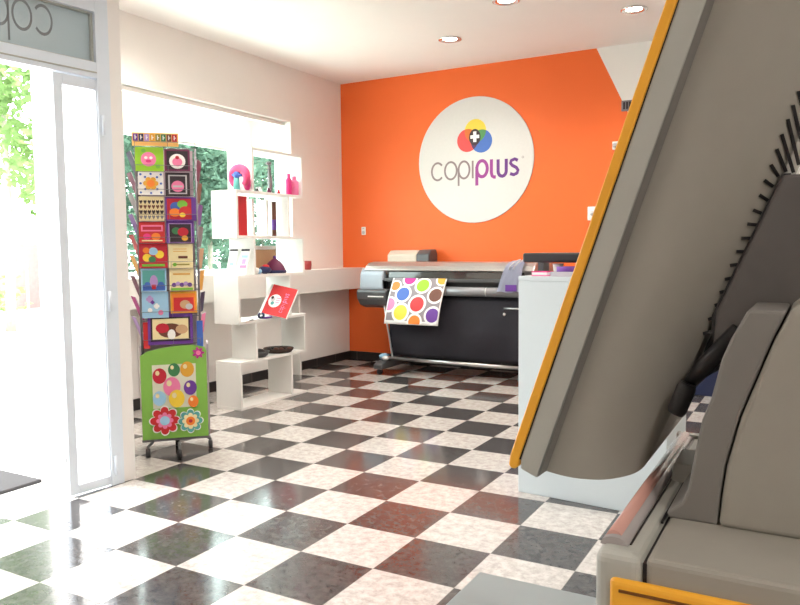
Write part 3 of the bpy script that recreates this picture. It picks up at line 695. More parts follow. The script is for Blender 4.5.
card(-.022, .146, 1.348, 1.484, 'purple', [(rect(.05, .06, .95, .94), P('crimson')), (circ(.35, .6, .2, 14), P('blue')), (circ(.55, .7, .17, 14), P('green')), (circ(.3, .35, .18, 14), P('orange')), (circ(.65, .4, .22, 14), P('red')), (circ(.55, .25, .1, 12), P('yellow')), (rect(.85, .06, .95, .94), P('purple'))], 'red and purple card crowded with bright coloured blobs')
card(-.169, -.029, 1.223, 1.342, 'red', [(rect(.08, .55, .92, .85), P('pink')), (rect(.14, .62, .86, .78), P('crimson')), (circ(.3, .3, .15, 12), P('hotpink')), (circ(.65, .3, .18, 12), P('orange')), (rect(.1, .08, .9, .14), P('cream'))], 'bright red card with a pink banner, above the balloon card')
card(-.021, .131, 1.222, 1.348, 'purple', [(rect(.08, .02, .92, .9), P('lilac')), (rect(.11, .04, .89, .86), P('dark')), (circ(.35, .55, .16, 12), P('dgreen')), (circ(.6, .5, .2, 14), P('crimson')), (circ(.66, .22, .12, 12), P('gold'))], 'purple framed dark card with a red flower and gold spot')
card(-.173, -.019, 1.081, 1.22, 'crimson', [(circ(.28, .42, .16, 16), P('yellow')), (circ(.72, .55, .16, 16), P('yellow')), (circ(.5, .68, .16, 16), P('sky')), (circ(.46, .35, .13, 14), P('dgreen')), (circ(.25, .72, .12, 14), P('orange')), (rect(.1, .06, .9, .16), P('green'))], 'crimson card with yellow and blue balloons')
card(-.014, .121, 1.079, 1.216, 'cream', lines(.2, .75, (.78, .68), .025, 'gold') + lines(.4, .78, (.40,), .1, 'brown') + lines(.15, .85, (.12,), .05, 'olive') + [(circ(.25, .14, .08, 10), P('green'))], 'plain cream card with one short line of brown text')
card(-.167, -.029, .947, 1.077, 'sky', [(rect(.06, .04, .94, .3), P('blue')), (rect(.06, .3, .94, .92), P('teal')), (circ(.5, .42, .16, 12, .3), P('lilac')), (circ(.25, .3, .12, 12), P('blue')), (circ(.78, .3, .12, 12), P('blue')), (rect(.42, .1, .58, .3), P('crimson'))], 'blue and teal picture card, left column above the butterfly card')
card(-.012, .123, .949, 1.075, 'cream', [(circ(.18 + .16 * k, .26 + .05 * (k % 2), .10, 10), P(('purple', 'lilac')[k % 2])) for k in range(5)] + lines(.15, .85, (.72,), .06, 'gold') + [(rect(.05, .02, .95, .12), P('green'))], 'cream card with a row of purple flowers along its foot')
card(-.167, -.022, .795, .944, 'sky', [(flower(.3, .72, .14, 4), P('lilac')), (flower(.55, .45, .11, 4), P('white')), (circ(.3, .3, .09, 10), P('white')), (circ(.7, .2, .1, 10), P('pink')), (flower(.4, .6, .08, 4), P('purple'))], 'pale blue card with lilac butterflies')
card(-.011, .136, .818, .943, 'gold', [(rect(.06, .05, .94, .9), P('orange')), (rect(.12, .1, .88, .72), P('red')), (circ(.55, .4, .2, 14, .2), P('tan')), (circ(.7, .3, .14, 12), P('lgrey'))], 'orange and red card with a tan shape, bottom of the right column')
card(-.139, .109, .64, .829, 'purple', [(rect(.06, .1, .94, .83), P('dark')), (rect(.1, .16, .9, .78), P('cream')), (circ(.5, .42, .28, 18, .22), P('brown')), (circ(.32, .5, .15, 12), P('crimson')), (circ(.52, .30, .09, 12, .16), P('white')), (circ(.75, .45, .14, 12), P('tan'))], 'large purple framed picture card just above the green sign', 'picture_card', y=-.010)
# books of cards standing low behind the sign and cards in the side pockets
for k, (dx, c) in enumerate(((-.165, 'red'), (.13, 'blue'))):
    card(dx, dx + .035, .62, .77, c, [], ('narrow red card on its edge left of the large framed card', 'narrow blue card on its edge right of the large framed card')[k])
side_cols = ['navy', 'plum', 'grey', 'purple', 'crimson', 'gold', 'plum', 'magenta', 'lilac']
words = ['topmost dark blue', 'upper plum', 'grey', 'purple', 'crimson', 'gold', 'lower plum', 'magenta', 'lowest lilac']
for k in range(9):
    z0 = 1.60 - k * .118; c = rackM @ Vector((-.165, .08, z0))
    t = thing('greeting_card', words[k] + ' card leaning out of the left side of the rack', 'card', c, RA, 'cards in the rack side pockets')
    b = MB(); b.obox((-.026, 0, .072), (-.026, 0, .070), (-.016, .062, 0), (.0018, .0005, .0008), P('lgrey')); b.build('sheet', t)
    b = MB(); b.obox((-.0290, -.0008, .0733), (-.0255, 0, .069), (-.0158, .0612, 0), (.0003, .0001, .0002), P(side_cols[k])); b.build('picture_print', t)
for k in range(8):
    z0 = 1.58 - k * .128; c = rackM @ Vector((.155, .09, z0)); cc = ['plum', 'brown', 'purple', 'grey', 'tan', 'gold', 'navy', 'pink'][k]
    w2 = ['topmost plum', 'brown', 'purple', 'grey', 'tan', 'gold', 'navy', 'lowest pink'][k]
    t = thing('greeting_card', w2 + ' card edge leaning out of the right side of the rack', 'card', c, RA, 'cards in the rack side pockets')
    b = MB(); b.obox((.008, 0, .062), (.008, 0, .06), (.012, .063, 0), (.0020, -.0004, -.0004), P('lgrey')); b.build('sheet', t)
    b = MB(); b.obox((.0108, -.0006, .062), (.008, 0, .059), (.0118, .062, 0), (.0004, -.0001, -.0001), P(cc)); b.build('picture_print', t)

# ------------------------------------------------------------------ wide-format plotter
pt = thing('plotter', 'wide silver and black plotter on a stand against the orange wall', 'plotter', (-1.24, 3.6, 0)); W = Wd(pt)
x0, x1 = -2.10, -.36
hood = [(3.98, .80), (3.98, 1.02), (3.93, 1.05), (3.62, 1.055), (3.53, 1.045), (3.47, 1.015), (3.445, .975), (3.47, .965), (3.60, .80)]
b = MB(); b.prism(hood, yz, x0 + .03, x1, M['silver'], False); W('hood', b, bevel=.012, seg=3)
b = MB(); b.prism([(3.462, .964), (3.452, .905), (3.52, .90), (3.58, .96)], yz, -1.80, x1 - .10, M['smoke']); W('front_window', b, bevel=.003)
b = MB(); b.box((-1.86, 3.44, .872), (x1 - .02, 3.62, .902), M['pdark']); W('output_ledge', b, bevel=.006)
b = MB(); b.box((-1.86, 3.50, .74), (x1 - .02, 3.97, .872), M['black']); W('chassis', b)
b = MB(); b.prism(arc(3.445, .79, .042, 0, 360, 24)[:-1], yz, -1.52, -.47, M['roller'], True); W('output_roller', b)
b = MB(); b.cyl((-1.19, 3.445, .79), (-1.19 + .012, 3.445, .79), .0425, M['metal']); b.cyl((-.80, 3.445, .79), (-.79, 3.445, .79), .0425, M['metal']); W('roller_band', b)
# left housing
lh = [(3.96, .72), (3.96, 1.0), (3.60, 1.012), (3.475, .995), (3.435, .95), (3.42, .80), (3.44, .77)]
b = MB(); b.prism(lh, yz, -2.11, -1.845, M['pgrey']); W('left_housing', b, bevel=.02, seg=3)
b = MB(); b.prism([(3.95, .62), (3.95, .785), (3.425, .80), (3.40, .775), (3.41, .70), (3.46, .64), (3.55, .61)], yz, -2.135, -1.80, M['pdark']); W('end_cap', b, bevel=.018, seg=3)
b = MB(); b.box((-2.0, 3.396, .722), (-1.83, 3.404, .733), P('white')); W('label_strip', b)
b = MB(); b.box((-1.90, 3.43, .80), (-1.845, 3.50, .885), M['black']); W('edge_guide', b, bevel=.006)
# rear roll cover
b = MB(); b.prism([(3.86, 1.045), (3.86, 1.12), (3.92, 1.16), (4.02, 1.165), (4.045, 1.12), (4.045, 1.045)], yz, -2.05, -1.72, M['beige']); W('roll_cover', b, bevel=.01)
b = MB(); b.prism([(3.855, 1.045), (3.855, 1.12), (3.915, 1.166), (4.02, 1.17), (4.046, 1.12), (4.046, 1.045)], yz, -1.719, -1.575, M['pdark']); W('roll_holder', b, bevel=.012)
# stand and bin
def pbin():
    b = MB(); n = 14; m = 40
    for i in range(n + 1):
        t = i / n
        for j in range(m + 1):
            u = j / m; b.v.append((-1.78 + 1.36 * u, 3.50 - .10 * math.sin(PI * t) * .6 - .012 * math.sin(u * 17 + t * 4) * t - (.0 if t < .5 else .06 * (t - .5)), .75 - .585 * t))
    for i in range(n):
        for j in range(m): k = i * (m + 1) + j; b.face([k, k + 1, k + m + 2, k + m + 1], M['cloth'], True)
    return b
o = W('catch_bin', pbin()); md = o.modifiers.new('thick', 'SOLIDIFY'); md.thickness = .006
b = MB(); b.cyl((-1.80, 3.40, .150), (-.40, 3.40, .142), .017, M['metal'], 16); W('bin_bar', b)
b = MB(); b.cyl((-.62, 3.405, .655), (-.40, 3.405, .655), .008, M['metal'], 10); W('hook_rod', b)
b = MB(); b.ball((-.63, 3.44, .60), .013, P('white'), 12, 8); W('button', b)
for xl in (-1.86, -.44):
    b = MB(); b.box((xl, 3.62, .10), (xl + .075, 3.80, .74), M['black']); W('leg', b, bevel=.01)
    b = MB(); b.prism([(3.27, .055), (3.27, .10), (3.34, .125), (3.62, .14), (3.98, .12), (3.98, .055)], yz, xl - .01, xl + .085, M['pdark']); W('foot', b, bevel=.01)
    for yy in (3.31, 3.93):
        b = MB(); b.cyl((xl + .02, yy, .028), (xl + .055, yy, .028), .027, M['black'], 16); b.box((xl + .018, yy - .014, .03), (xl + .057, yy + .014, .06), M['pdark']); W('caster', b)
b = MB(); b.cyl((-1.83, 3.42, .64), (-1.735, 3.40, .16), .009, M['metal'], 10); W('brace_rod', b)
t = thing('cleaning_cloth', 'pale blue crumpled cloth on the left foot of the plotter', 'cloth', (-1.83, 3.45, .15)); W2 = Wd(t)
b = MB(); b.ball((-1.835, 3.42, .158), .055, P('sky'), 14, 8, (.8, 1.2, .5), .35, 5); b.ball((-1.80, 3.38, .15), .035, P('white'), 12, 8, (1, 1, .6), .3, 6); W2('folds', b)
# printed sheet hanging out of the slot
sp = thing('printed_sheet', 'printed sheet of colourful round paint pots hanging out of the plotter', 'print', (-1.45, 3.44, .88)); W2 = Wd(sp)
def sheet(u, v, o=0):          # u 0..1 left-right, v 0..1 top-bottom
    x = -1.735 + .56 * u - .035 * v; y = 3.435 - .10 * math.sin(v * 1.5) - .025 * v - .01 * math.sin(u * 3) * v; z = .905 - .42 * v + .05 * v * (1 - v)
    return (x, y - o, z + o * .15)
b = MB(); nu, nv = 16, 16
for i in range(nv + 1):
    for j in range(nu + 1): b.v.append(sheet(j / nu, i / nv))
for i in range(nv):
    for j in range(nu): k = i * (nu + 1) + j; b.face([k, k + 1, k + nu + 2, k + nu + 1], P('white'), True)
o = W2('paper', b); md = o.modifiers.new('thick', 'SOLIDIFY'); md.thickness = .0008
b = MB()
def patch(poly, m, o):
    p = [(min(.975, max(.025, x)), min(.985, max(.0, y))) for x, y in poly]
    cx = sum(q[0] for q in p) / len(p); cy = sum(q[1] for q in p) / len(p); k = len(b.v); n = len(p)
    b.v.append(sheet(cx, cy, o))
    for f_ in (.34, .67, 1): b.v += [sheet(cx + (q[0] - cx) * f_, cy + (q[1] - cy) * f_, o) for q in p]
    for i in range(n): b.face([k, k + 1 + i, k + 1 + (i + 1) % n], m, True)
    for r_ in (0, 1):
        for i in range(n): a = k + 1 + r_ * n; b.face([a + i, a + n + i, a + n + (i + 1) % n, a + (i + 1) % n], m, True)
# grey ground in a grid so that it follows the curve
for i in range(12):
    for j in range(12):
        g = lambda u, v: sheet(.025 + .95 * u / 12, .0 + .93 * v / 12, .0012)
        b.poly([g(j, i), g(j + 1, i), g(j + 1, i + 1), g(j, i + 1)], C('print grey', 140, 130, 135), True)
for (u, v, r, c) in ((.09, .19, .11, 'orange'), (.33, .02, .14, 'magenta'), (.60, .17, .15, 'lime'), (.93, .03, .12, 'gold'), (.27, .37, .155, 'blue'), (.87, .38, .15, 'brown'), (.05, .60, .14, 'pink'), (.57, .58, .165, 'red'), (.29, .76, .165, 'yellow'), (.88, .80, .15, 'purple'), (.57, .94, .14, 'orange')):
    ry = r * 1.24
    patch(circ(u, v, r, 26, ry), P('white'), .0024); patch(circ(u, v, r * .76, 24, ry * .76), P(c), .0034)
W2('print', b)
# plastic bag draped over the plotter
t = thing('plastic_bag', 'crumpled bluish plastic bag draped over the right end of the plotter', 'bag', (-.52, 3.43, .9)); W2 = Wd(t)
b = MB(); n, m_ = 14, 12; rnd = random.Random(4)
prof = [(3.60, 1.064), (3.52, 1.058), (3.455, 1.028), (3.432, .985), (3.425, .94), (3.42, .89), (3.415, .84), (3.41, .795)]
for i, (yy, zz) in enumerate(prof):
    for j in range(m_ + 1):
        u = j / m_; w = .13 + .012 * i; b.v.append((-.52 - .010 * i + w * (u - .45), yy - .010 - .014 * abs(math.sin(u * 11 + i * .5)), zz + .006 * math.sin(u * 9)))
for i in range(len(prof) - 1):
    for j in range(m_): k = i * (m_ + 1) + j; b.face([k, k + 1, k + m_ + 2, k + m_ + 1], M['bag'], True)
W2('film', b)
b = MB()
for dx in (-.03, .01): b.tube([(-.54 + dx, 3.40, .99), (-.53 + dx, 3.40, 1.02), (-.50 + dx, 3.42, 1.055), (-.47 + dx, 3.48, 1.075)], .006, P('lgrey'), 8)
W2('handles', b)
b = MB(); b.box((-.60, 3.385, .805), (-.50, 3.392, .86), P('purple')); W2('print', b)

# ------------------------------------------------------------------ white cabinet in the middle of the room
CA = math.radians(-5)
cb = thing('cabinet', 'plain white waist-high cabinet standing between the plotter and the kiosk', 'cabinet', (.497, .742, 0), CA); 
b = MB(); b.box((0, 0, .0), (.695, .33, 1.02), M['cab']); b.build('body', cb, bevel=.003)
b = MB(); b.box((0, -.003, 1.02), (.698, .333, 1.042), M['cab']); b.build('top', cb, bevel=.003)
cbM = Matrix.Translation((.497, .742, 0)) @ Matrix.Rotation(CA, 4, 'Z')
zt = 1.0425
def on_cab(name, label, cat, x, y, z=zt, rz=0): return thing(name, label, cat, cbM @ Vector((x, y, z)), CA + rz)
t = on_cab('desk_riser', 'low black desk riser on top of the white cabinet', 'riser', 0, .085)
b = MB(); b.box((-.02, 0, .062), (.36, .24, .108), M['black']); b.build('top', t, bevel=.01, seg=3)
for x in (-.01, .30):
    b = MB(); b.box((x, .16, 0), (x + .03, .23, .063), M['pdark']); b.build('leg', t)
t = on_cab('tape_roll', 'purple roll of tape in front of the black riser', 'tape', .215, .05)
b = MB(); b.lathe([(.028, 0), (.042, 0), (.042, .045), (.028, .045), (.028, 0)], (0, 0, 0), P('purple'), 24); b.build('roll', t)
b = MB(); b.lathe([(.02, .001), (.028, .001), (.028, .044), (.02, .044), (.02, .001)], (0, 0, 0), P('dark'), 20); b.build('core', t)
t = on_cab('paper_cup', 'small white cup under the black riser', 'cup', .14, .14)
b = MB(); b.lathe([(.018, 0), (.026, .055), (.024, .055), (.016, .004)], (0, 0, 0), P('white'), 18); b.build('cup', t)
b = MB(); b.lathe([(.0275, .052), (.0275, .057), (.025, .057), (.025, .052)], (0, 0, 0), P('lgrey'), 18); b.build('rim', t)
t = on_cab('folder', 'pink folder lying flat on the left of the white cabinet top', 'folder', .06, .012)
b = MB(); b.box((0, 0, 0), (.08, .08, .006), P('pink')); b.box((.002, .002, .006), (.078, .078, .018), P('white')); b.build('pages', t)
b = MB(); b.box((0, 0, .0181), (.08, .08, .022), P('hotpink')); b.build('cover', t)
t = on_cab('magazine', 'cream magazine lying flat under the black riser behind the pink folder', 'magazine', .01, .10)
b = MB(); b.box((.05, 0, 0), (.15, .11, .012), P('white')); b.build('pages', t)
b = MB(); b.box((.05, 0, .0121), (.15, .11, .014), P('cream')); b.build('cover', t)
t = on_cab('marker', 'yellow marker with a dark cap on the white cabinet top', 'marker', .275, .06)
b = MB(); b.cyl((.02, 0, .0105), (.125, .03, .0105), .010, P('gold')); b.build('barrel', t)
b = MB(); b.cyl((-.015, -.01, .0115), (.0205, .0, .0115), .0115, P('navy')); b.build('cap', t)
t = on_cab('plastic_tray', 'shallow milky plastic tray on the front edge of the white cabinet', 'tray', .16, .002)
b = MB(); b.box((0, 0, 0), (.22, .045, .004), M['clearplastic']); b.build('bottom', t)
b = MB(); b.box((0, 0, .004), (.22, .004, .022), M['clearplastic']); b.box((0, .041, .004), (.22, .045, .022), M['clearplastic']); b.box((0, .004, .004), (.004, .041, .022), M['clearplastic']); b.box((.216, .004, .004), (.22, .041, .022), M['clearplastic']); b.build('rim', t)
t = thing('storage_crate', 'dark blue plastic crate on the floor by the back wall behind the cabinet', 'crate', (.92, 3.75, 0)); W2 = Wd(t)
b = MB(); b.prism([(.72, 0), (1.12, 0), (1.16, .30), (.68, .30)], xz, 3.58, 3.95, C('crate blue', 24, 34, 70)); W2('body', b, bevel=.01)
b = MB(); b.box((.66, 3.56, .30), (1.18, 3.97, .33), M['black']); W2('rim', b, bevel=.006)

# ------------------------------------------------------------------ photo kiosk in front
tb = thing('table', 'grey table carrying the photo kiosk, its corner at the bottom of the photo', 'table', (1.8, -1.75, 0)); W = Wd(tb)
b = MB(); b.box((1.217, -2.10, .565), (2.55, -1.40, .60), M['table']); W('table_top', b, bevel=.002)
for x in (1.27, 2.46):
    for y in (-2.05, -1.47):
        b = MB(); b.box((x, y, 0), (x + .04, y + .04, .565), M['kdark']); W('leg', b)
kk = thing('photo_kiosk', 'large warm grey photo kiosk with a yellow-edged tilted monitor on a grey table', 'kiosk', (1.85, -1.70, .6005)); W = Wd(kk)
kb0, kb1 = -1.925, -1.45
b = MB(); b.box((1.556, kb0, .6005), (1.5993, kb1, .90), M['kgrey2']); W('left_housing', b, bevel=.010, seg=4)
b = MB(); b.box((1.6012, kb0 + .001, .6005), (2.15, kb1, .90), M['kgrey']); W('main_housing', b, bevel=.006, seg=3)
b = MB(); b.box((1.5985, kb0 + .004, .61), (1.602, kb1, .894), M['black']); W('seam', b)
# yellow drawer front with two grooves
b = MB(); b.box((1.571, kb0 - .006, .62), (2.10, kb0 + .004, .8785), M['kyel']); W('drawer_front', b, bevel=.005, seg=3)
b = MB()
for z in (.869, .845, .82): b.box((1.580, kb0 - .0075, z - .0012), (2.08, kb0 - .0055, z + .0012), C('groove brown', 120, 70, 15))
W('groove', b)
# glossy strip and ridges on the left housing
b = MB(); b.prism([(1.5565, .8985)] + arc(1.5692, .8985, .0127, 180, 0, 12, .0085), xz, -1.905, -1.478, M['sleeve'], True); W('strip_sleeve', b)
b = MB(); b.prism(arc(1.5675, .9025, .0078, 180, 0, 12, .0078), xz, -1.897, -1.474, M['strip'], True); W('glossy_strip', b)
b = MB(); b.box((1.5825, -1.90, .8995), (1.584, -1.68, .9012), M['black']); b.box((1.5975, -1.83, .8995), (1.6, -1.69, .9018), M['black']); W('slot', b)
b = MB(); b.prism([(-1.685, .899), (-1.665, .916), (-1.60, .918), (-1.60, .899)], yz, 1.583, 1.612, M['kgrey2']); W('card_reader', b, bevel=.002)
b = MB(); b.box((1.556, -1.47, .90), (1.60, -1.455, .905), M['kgrey2']); W('ridge', b)
# column
SY = -1.81
flg = [(1.6703, 1.1143), (1.656, 1.0858), (1.6484, 1.0659), (1.6393, 1.0257), (1.6315, 1.0039), (1.6247, .9668), (1.6195, .9315), (1.6135, .917), (1.6001, .9065), (1.6001, .899), (1.6475, .899), (1.6496, .9281), (1.6534, .9607), (1.6648, 1.0095), (1.6714, 1.0287), (1.6906, 1.0838), (1.7035, 1.1140)]
b = MB(); b.prism(flg, xz, SY, -1.60, M['kdark']); W('column_flange', b, bevel=.003)
body = [(1.649, .899), (1.6512, .9281), (1.6552, .9607), (1.6667, 1.0095), (1.6733, 1.0287), (1.6926, 1.0838), (1.706, 1.1143), (1.7140, 1.1220), (1.745, 1.165), (1.80, 1.22), (2.10, 1.24), (2.10, .899)]
b = MB(); b.prism(body, xz, SY - .004, -1.50, M['kgrey']); W('column_body', b, bevel=.006, seg=4)
# monitor
def line(p, q, z): return (p[0] + (q[0] - p[0]) * (z - p[1]) / (q[1] - p[1]), z)
ZT = 1.60; YB = -1.40
yo = ((1.4076, .9231), (1.5795, 1.4299)); yi = ((1.4191, .921), (1.5911, 1.428)); g0 = ((1.4418, .9060), (1.6179, 1.4235)); g1 = ((1.4473, .9067), (1.6236, 1.4261))
bez = [line(*yo, ZT), yo[0], (1.4063, .9131), (1.4085, .9089), (1.414, .9079), (1.4185, .9118), yi[0], line(*yi, ZT)]
b = MB(); b.prism(bez, xz, -1.752, YB, M['kyel']); W('bezel', b, bevel=.003, seg=3)
rim = [line(*yi, ZT), (1.4199, .921), (1.4199, .9087), (1.4405, .9001), g0[0], line(*g0, ZT)]
k_ = lambda p: (p[0] + .0012, p[1])
b = MB(); b.prism([k_(p) for p in rim], xz, -1.750, YB + .003, M['kgrey2']); W('rim', b, bevel=.002)
b = MB(); b.prism([line(*yi, ZT), (1.4188, .9200), (1.4215, .9200), (line(*yi, ZT)[0] + .003, ZT)], xz, -1.7485, YB, M['black']); W('bezel_seam', b)
# groove: chamfer falling back from the rim to the shell
b = MB(); tz = line(*g0, ZT); tw_ = line(*g1, ZT)
n0 = [(g0[0][0] + .001, -1.749, g0[0][1] - .004), (tz[0] + .001, -1.749, ZT), (tw_[0] + .003, -1.736, ZT), (g1[0][0] + .003, -1.736, g1[0][1] + .001)]
b.poly(n0, M['kdark']); b.poly([(p[0], YB + .002, p[2]) for p in n0], M['kdark'])
for i in range(4): b.poly([n0[i], n0[(i + 1) % 4], (n0[(i + 1) % 4][0], YB + .002, n0[(i + 1) % 4][2]), (n0[i][0], YB + .002, n0[i][2])], M['kdark'])
W('groove_band', b, weld=True)
# screen on the far (room) side of the bezel
sn = Vector((yo[0][1] - yo[1][1], 0, yo[1][0] - yo[0][0])).normalized(); sd = Vector((yo[1][0] - yo[0][0], 0, yo[1][1] - yo[0][1])).normalized()
c0 = Vector((yo[0][0], (-1.752 + YB) / 2, yo[0][1])) + sd * .34
b = MB(); b.obox(c0 + sn * .0005, sd * .28, (0, .14, 0), sn * .001, M['screen']); W('screen', b)
bot0 = [(1.4473, .9067), (1.4668, .9048), (1.4853, .9042), (1.5026, .9047), (1.519, .9059), (1.5345, .9088), (1.5486, .9133), (1.5577, .9202), (1.5632, .931), (1.5663, .9401)]
def smooth(P_, n):
    out = []
    for k in range(n + 1):
        f_ = k / n * (len(P_) - 1); i = min(int(f_), len(P_) - 2); t = f_ - i
        a, p, q, c = (P_[max(0, i - 1)], P_[i], P_[i + 1], P_[min(len(P_) - 1, i + 2)])
        out.append(tuple(.5 * (2 * p[d] + (q[d] - a[d]) * t + (2 * a[d] - 5 * p[d] + 4 * q[d] - c[d]) * t * t + (3 * p[d] - a[d] - 3 * q[d] + c[d]) * t ** 3) for d in (0, 1)))
    return out
bot = smooth(bot0, 27)
Rl = [(1.5663, .9401), (1.5826, .9802), (1.5983, 1.0227), (1.6157, 1.0680), (1.6270, 1.0934), (1.6666, 1.1816), (1.6921, 1.2505), (1.7284, 1.3458), (1.825, 1.60)]
g1 = ((1.4473, .9067), (1.6236, 1.4261))
def Rx(z):
    for p, q in zip(Rl, Rl[1:]):
        if z <= q[1]: return p[0] + (q[0] - p[0]) * (z - p[1]) / (q[1] - p[1])
    return Rl[-1][0]
ynear = lambda t: -1.737 - .010 * math.sin(min(1, t * 2.2) * PI / 2) + .060 * t ** 2.1
yfar = lambda t: YB - .003 - .06 * t ** 2
b = MB(); NS, NT = 30, len(bot) - 1; grid = {}
L0 = bot[0]; R0 = bot[-1]
for side in (0, 1):
    for i in range(NS + 1):
        s = (i / NS) ** 1.8; zr = R0[1] + (ZT - R0[1]) * s; zl_ = L0[1] + (ZT - L0[1]) * s
        lp = line(*g1, zl_) if s > 0 else L0; rp = (Rx(zr), zr)
        for j in range(NT + 1):
            t = j / NT; a = (lp[0] + (rp[0] - lp[0]) * t, lp[1] + (rp[1] - lp[1]) * t); c = (L0[0] + (R0[0] - L0[0]) * t, L0[1] + (R0[1] - L0[1]) * t); w = (1 - s) ** 9
            grid[side, i, j] = len(b.v); b.v.append((a[0] + w * (bot[j][0] - c[0]), (ynear if side == 0 else yfar)(t), a[1] + w * (bot[j][1] - c[1])))
for side in (0, 1):
    for i in range(NS):
        for j in range(NT): b.face([grid[side, i, j], grid[side, i, j + 1], grid[side, i + 1, j + 1], grid[side, i + 1, j]], M['kgrey'], True)
for i in range(NS):
    for j in (0, NT): b.face([grid[0, i, j], grid[0, i + 1, j], grid[1, i + 1, j], grid[1, i, j]], M['kgrey'])
for j in range(NT):
    for i in (0, NS): b.face([grid[0, i, j], grid[0, i, j + 1], grid[1, i, j + 1], grid[1, i, j]], M['kgrey'])
W('shell', b, bevel=.006, seg=3)
# vent slots near the back edge of the shell
sl = [((1.6165, 1.0765), (1.6276, 1.0799)), ((1.6217, 1.0931), (1.6328, 1.0965)), ((1.6282, 1.109), (1.6392, 1.1121)), ((1.6333, 1.1237), (1.6443, 1.1263)), ((1.6384, 1.1384), (1.6494, 1.1405)), ((1.6434, 1.1538), (1.6544, 1.1551)), ((1.6495, 1.1688), (1.6613, 1.1686)),
      ((1.6542, 1.1833), (1.6644, 1.1832)), ((1.6598, 1.1986), (1.6687, 1.1974)), ((1.6651, 1.2133), (1.6729, 1.2098)), ((1.6708, 1.2291), (1.6788, 1.2232)), ((1.6753, 1.2443), (1.6834, 1.2378)), ((1.6811, 1.2603), (1.688, 1.2486)), ((1.6862, 1.2761), (1.6951, 1.2531)), ((1.6906, 1.2909), (1.7021, 1.2519)), ((1.6958, 1.306), (1.7068, 1.2596)), ((1.7002, 1.3198), (1.7119, 1.2701)), ((1.7051, 1.3335), (1.7169, 1.2817))]
def tshell(x, z):
    lx = line(*g1, z)[0]; return max(0, min(1, (x - lx) / (Rx(z) - lx)))
b = MB()
for (p, q) in sl:
    d = Vector((q[0] - p[0], 0, q[1] - p[1])); nz = Vector((-d.z, 0, d.x)).normalized() * .0018
    vs = [(v[0], v[1]) for v in (p, ((p[0] + q[0]) / 2, (p[1] + q[1]) / 2), q)]
    for a, c in zip(vs, vs[1:]):
        pa = Vector((a[0], ynear(tshell(*a)) - .0015, a[1])); pc_ = Vector((c[0], ynear(tshell(*c)) - .0015, c[1]))
        b.obox((pa + pc_) / 2, (pc_ - pa) / 2, nz, (0, .0015, 0), M['black'])
W('vent_slots', b)
b = MB(); b.prism([(1.6926, 1.2494), (1.6302, 1.1024), (1.6275, 1.06), (1.66, .99), (1.85, .99), (1.85, 1.2484)], xz, -1.70, -1.50, M['kmount']); W('mount_box', b, bevel=.003)
b = MB(); b.prism([(1.6912, 1.2510), (1.6255, 1.098), (1.6255, 1.070), (1.64, 1.07), (1.70, 1.2510)], xz, -1.695, -1.52, M['black']); W('shadow_gap', b)  # black strip stands in for the shadow between shell and mount box
b = MB(); b.tube([(1.5925, -1.72, .9885), (1.5945, -1.72, .993), (1.6035, -1.72, 1.018), (1.6055, -1.72, 1.0235)], [.0088, .0105, .0105, .0085], M['black'], 16); W('knob', b)
b = MB(); b.tube([(1.604, -1.71, 1.0195), (1.6200, -1.71, 1.042), (1.6560, -1.71, 1.084)], [.007, .010, .010], M['black'], 12); W('lever', b)
b = MB(); b.prism([(1.600, 1.010), (1.6165, 1.062), (1.629, 1.088), (1.66, 1.088), (1.655, 1.06), (1.638, 1.036)], xz, -1.66, -1.60, M['black']); W('hinge_bracket', b, bevel=.002)

# ------------------------------------------------------------------ outdoors
b = MB(); b.poly([(-60, -40, -.03), (14, -40, -.03), (14, 50, -.03), (-60, 50, -.03)], M['pave']); struct('ground', b)
t = MB(); t.box((-2.75, -1.05, -.03), (-1.79, -.195, -.012), M['mat'])
o = t.build('doormat', None, origin=(-2.27, -.62, -.03), bevel=.004); tag(o, 'dark grey doormat lying on the pavement just outside the open door', 'doormat')
b = MB(); b.box((-3.0, -1.6, -.03), (-1.30, .2, -.004), M['pave']); b2 = b
def tree(name, label, x, y, h, r, m, seed, n=1500, trunk=1.3, leaf=.09):
    rnd = random.Random(seed)
    t = thing(name, label, 'tree', (x, y, -.03), 0, 'street trees outside')
    b = MB(); b.tube([(0, 0, 0), (.03, .02, trunk * .5), (.0, .05, trunk), (.05, 0, h * .75)], [.08, .065, .05, .02], M['bark'], 10); b.build('trunk', t)
    b = MB(); blobs = []
    for k in range(16):
        a = rnd.random() * 2 * PI; rr = r * .75 * math.sqrt(rnd.random()); zz = trunk * .85 + (h - trunk * .85) * rnd.random()
        blobs.append((rr * math.cos(a), rr * math.sin(a), zz, r * (.30 + .25 * rnd.random())))
    for k in range(n):
        bx, by, bz, br = rnd.choice(blobs); v = Vector((rnd.gauss(0, 1), rnd.gauss(0, 1), rnd.gauss(0, 1))).normalized() * br * (.55 + .5 * rnd.random())
        p = Vector((bx, by, bz)) + v; a = Vector((rnd.gauss(0, 1), rnd.gauss(0, 1), rnd.gauss(0, .6))).normalized(); c = a.cross(Vector((rnd.gauss(0, 1), rnd.gauss(0, 1), rnd.gauss(0, 1)))).normalized()
        l = leaf * (.7 + .6 * rnd.random()); b.poly([p - a * l, p + c * l * .5, p + a * l, p - c * l * .5], m)
    b.build('crown', t)
tree('leafy_tree', 'bright green leafy tree seen through the open door', -9.0, 4.3, 5.2, 1.6, M['leaf'], 1, 4200, 2.5)
tree('leafy_tree', 'blue-green tree outside the window, nearest the card rack', -7.4, 6.9, 3.8, 1.25, M['leaf2'], 2, 8000, .8, .065)
tree('leafy_tree', 'blue-green tree outside the window, behind the zigzag shelf ledges', -9.6, 8.6, 4.6, 1.4, M['leaf2'], 3, 8000, .8, .07)
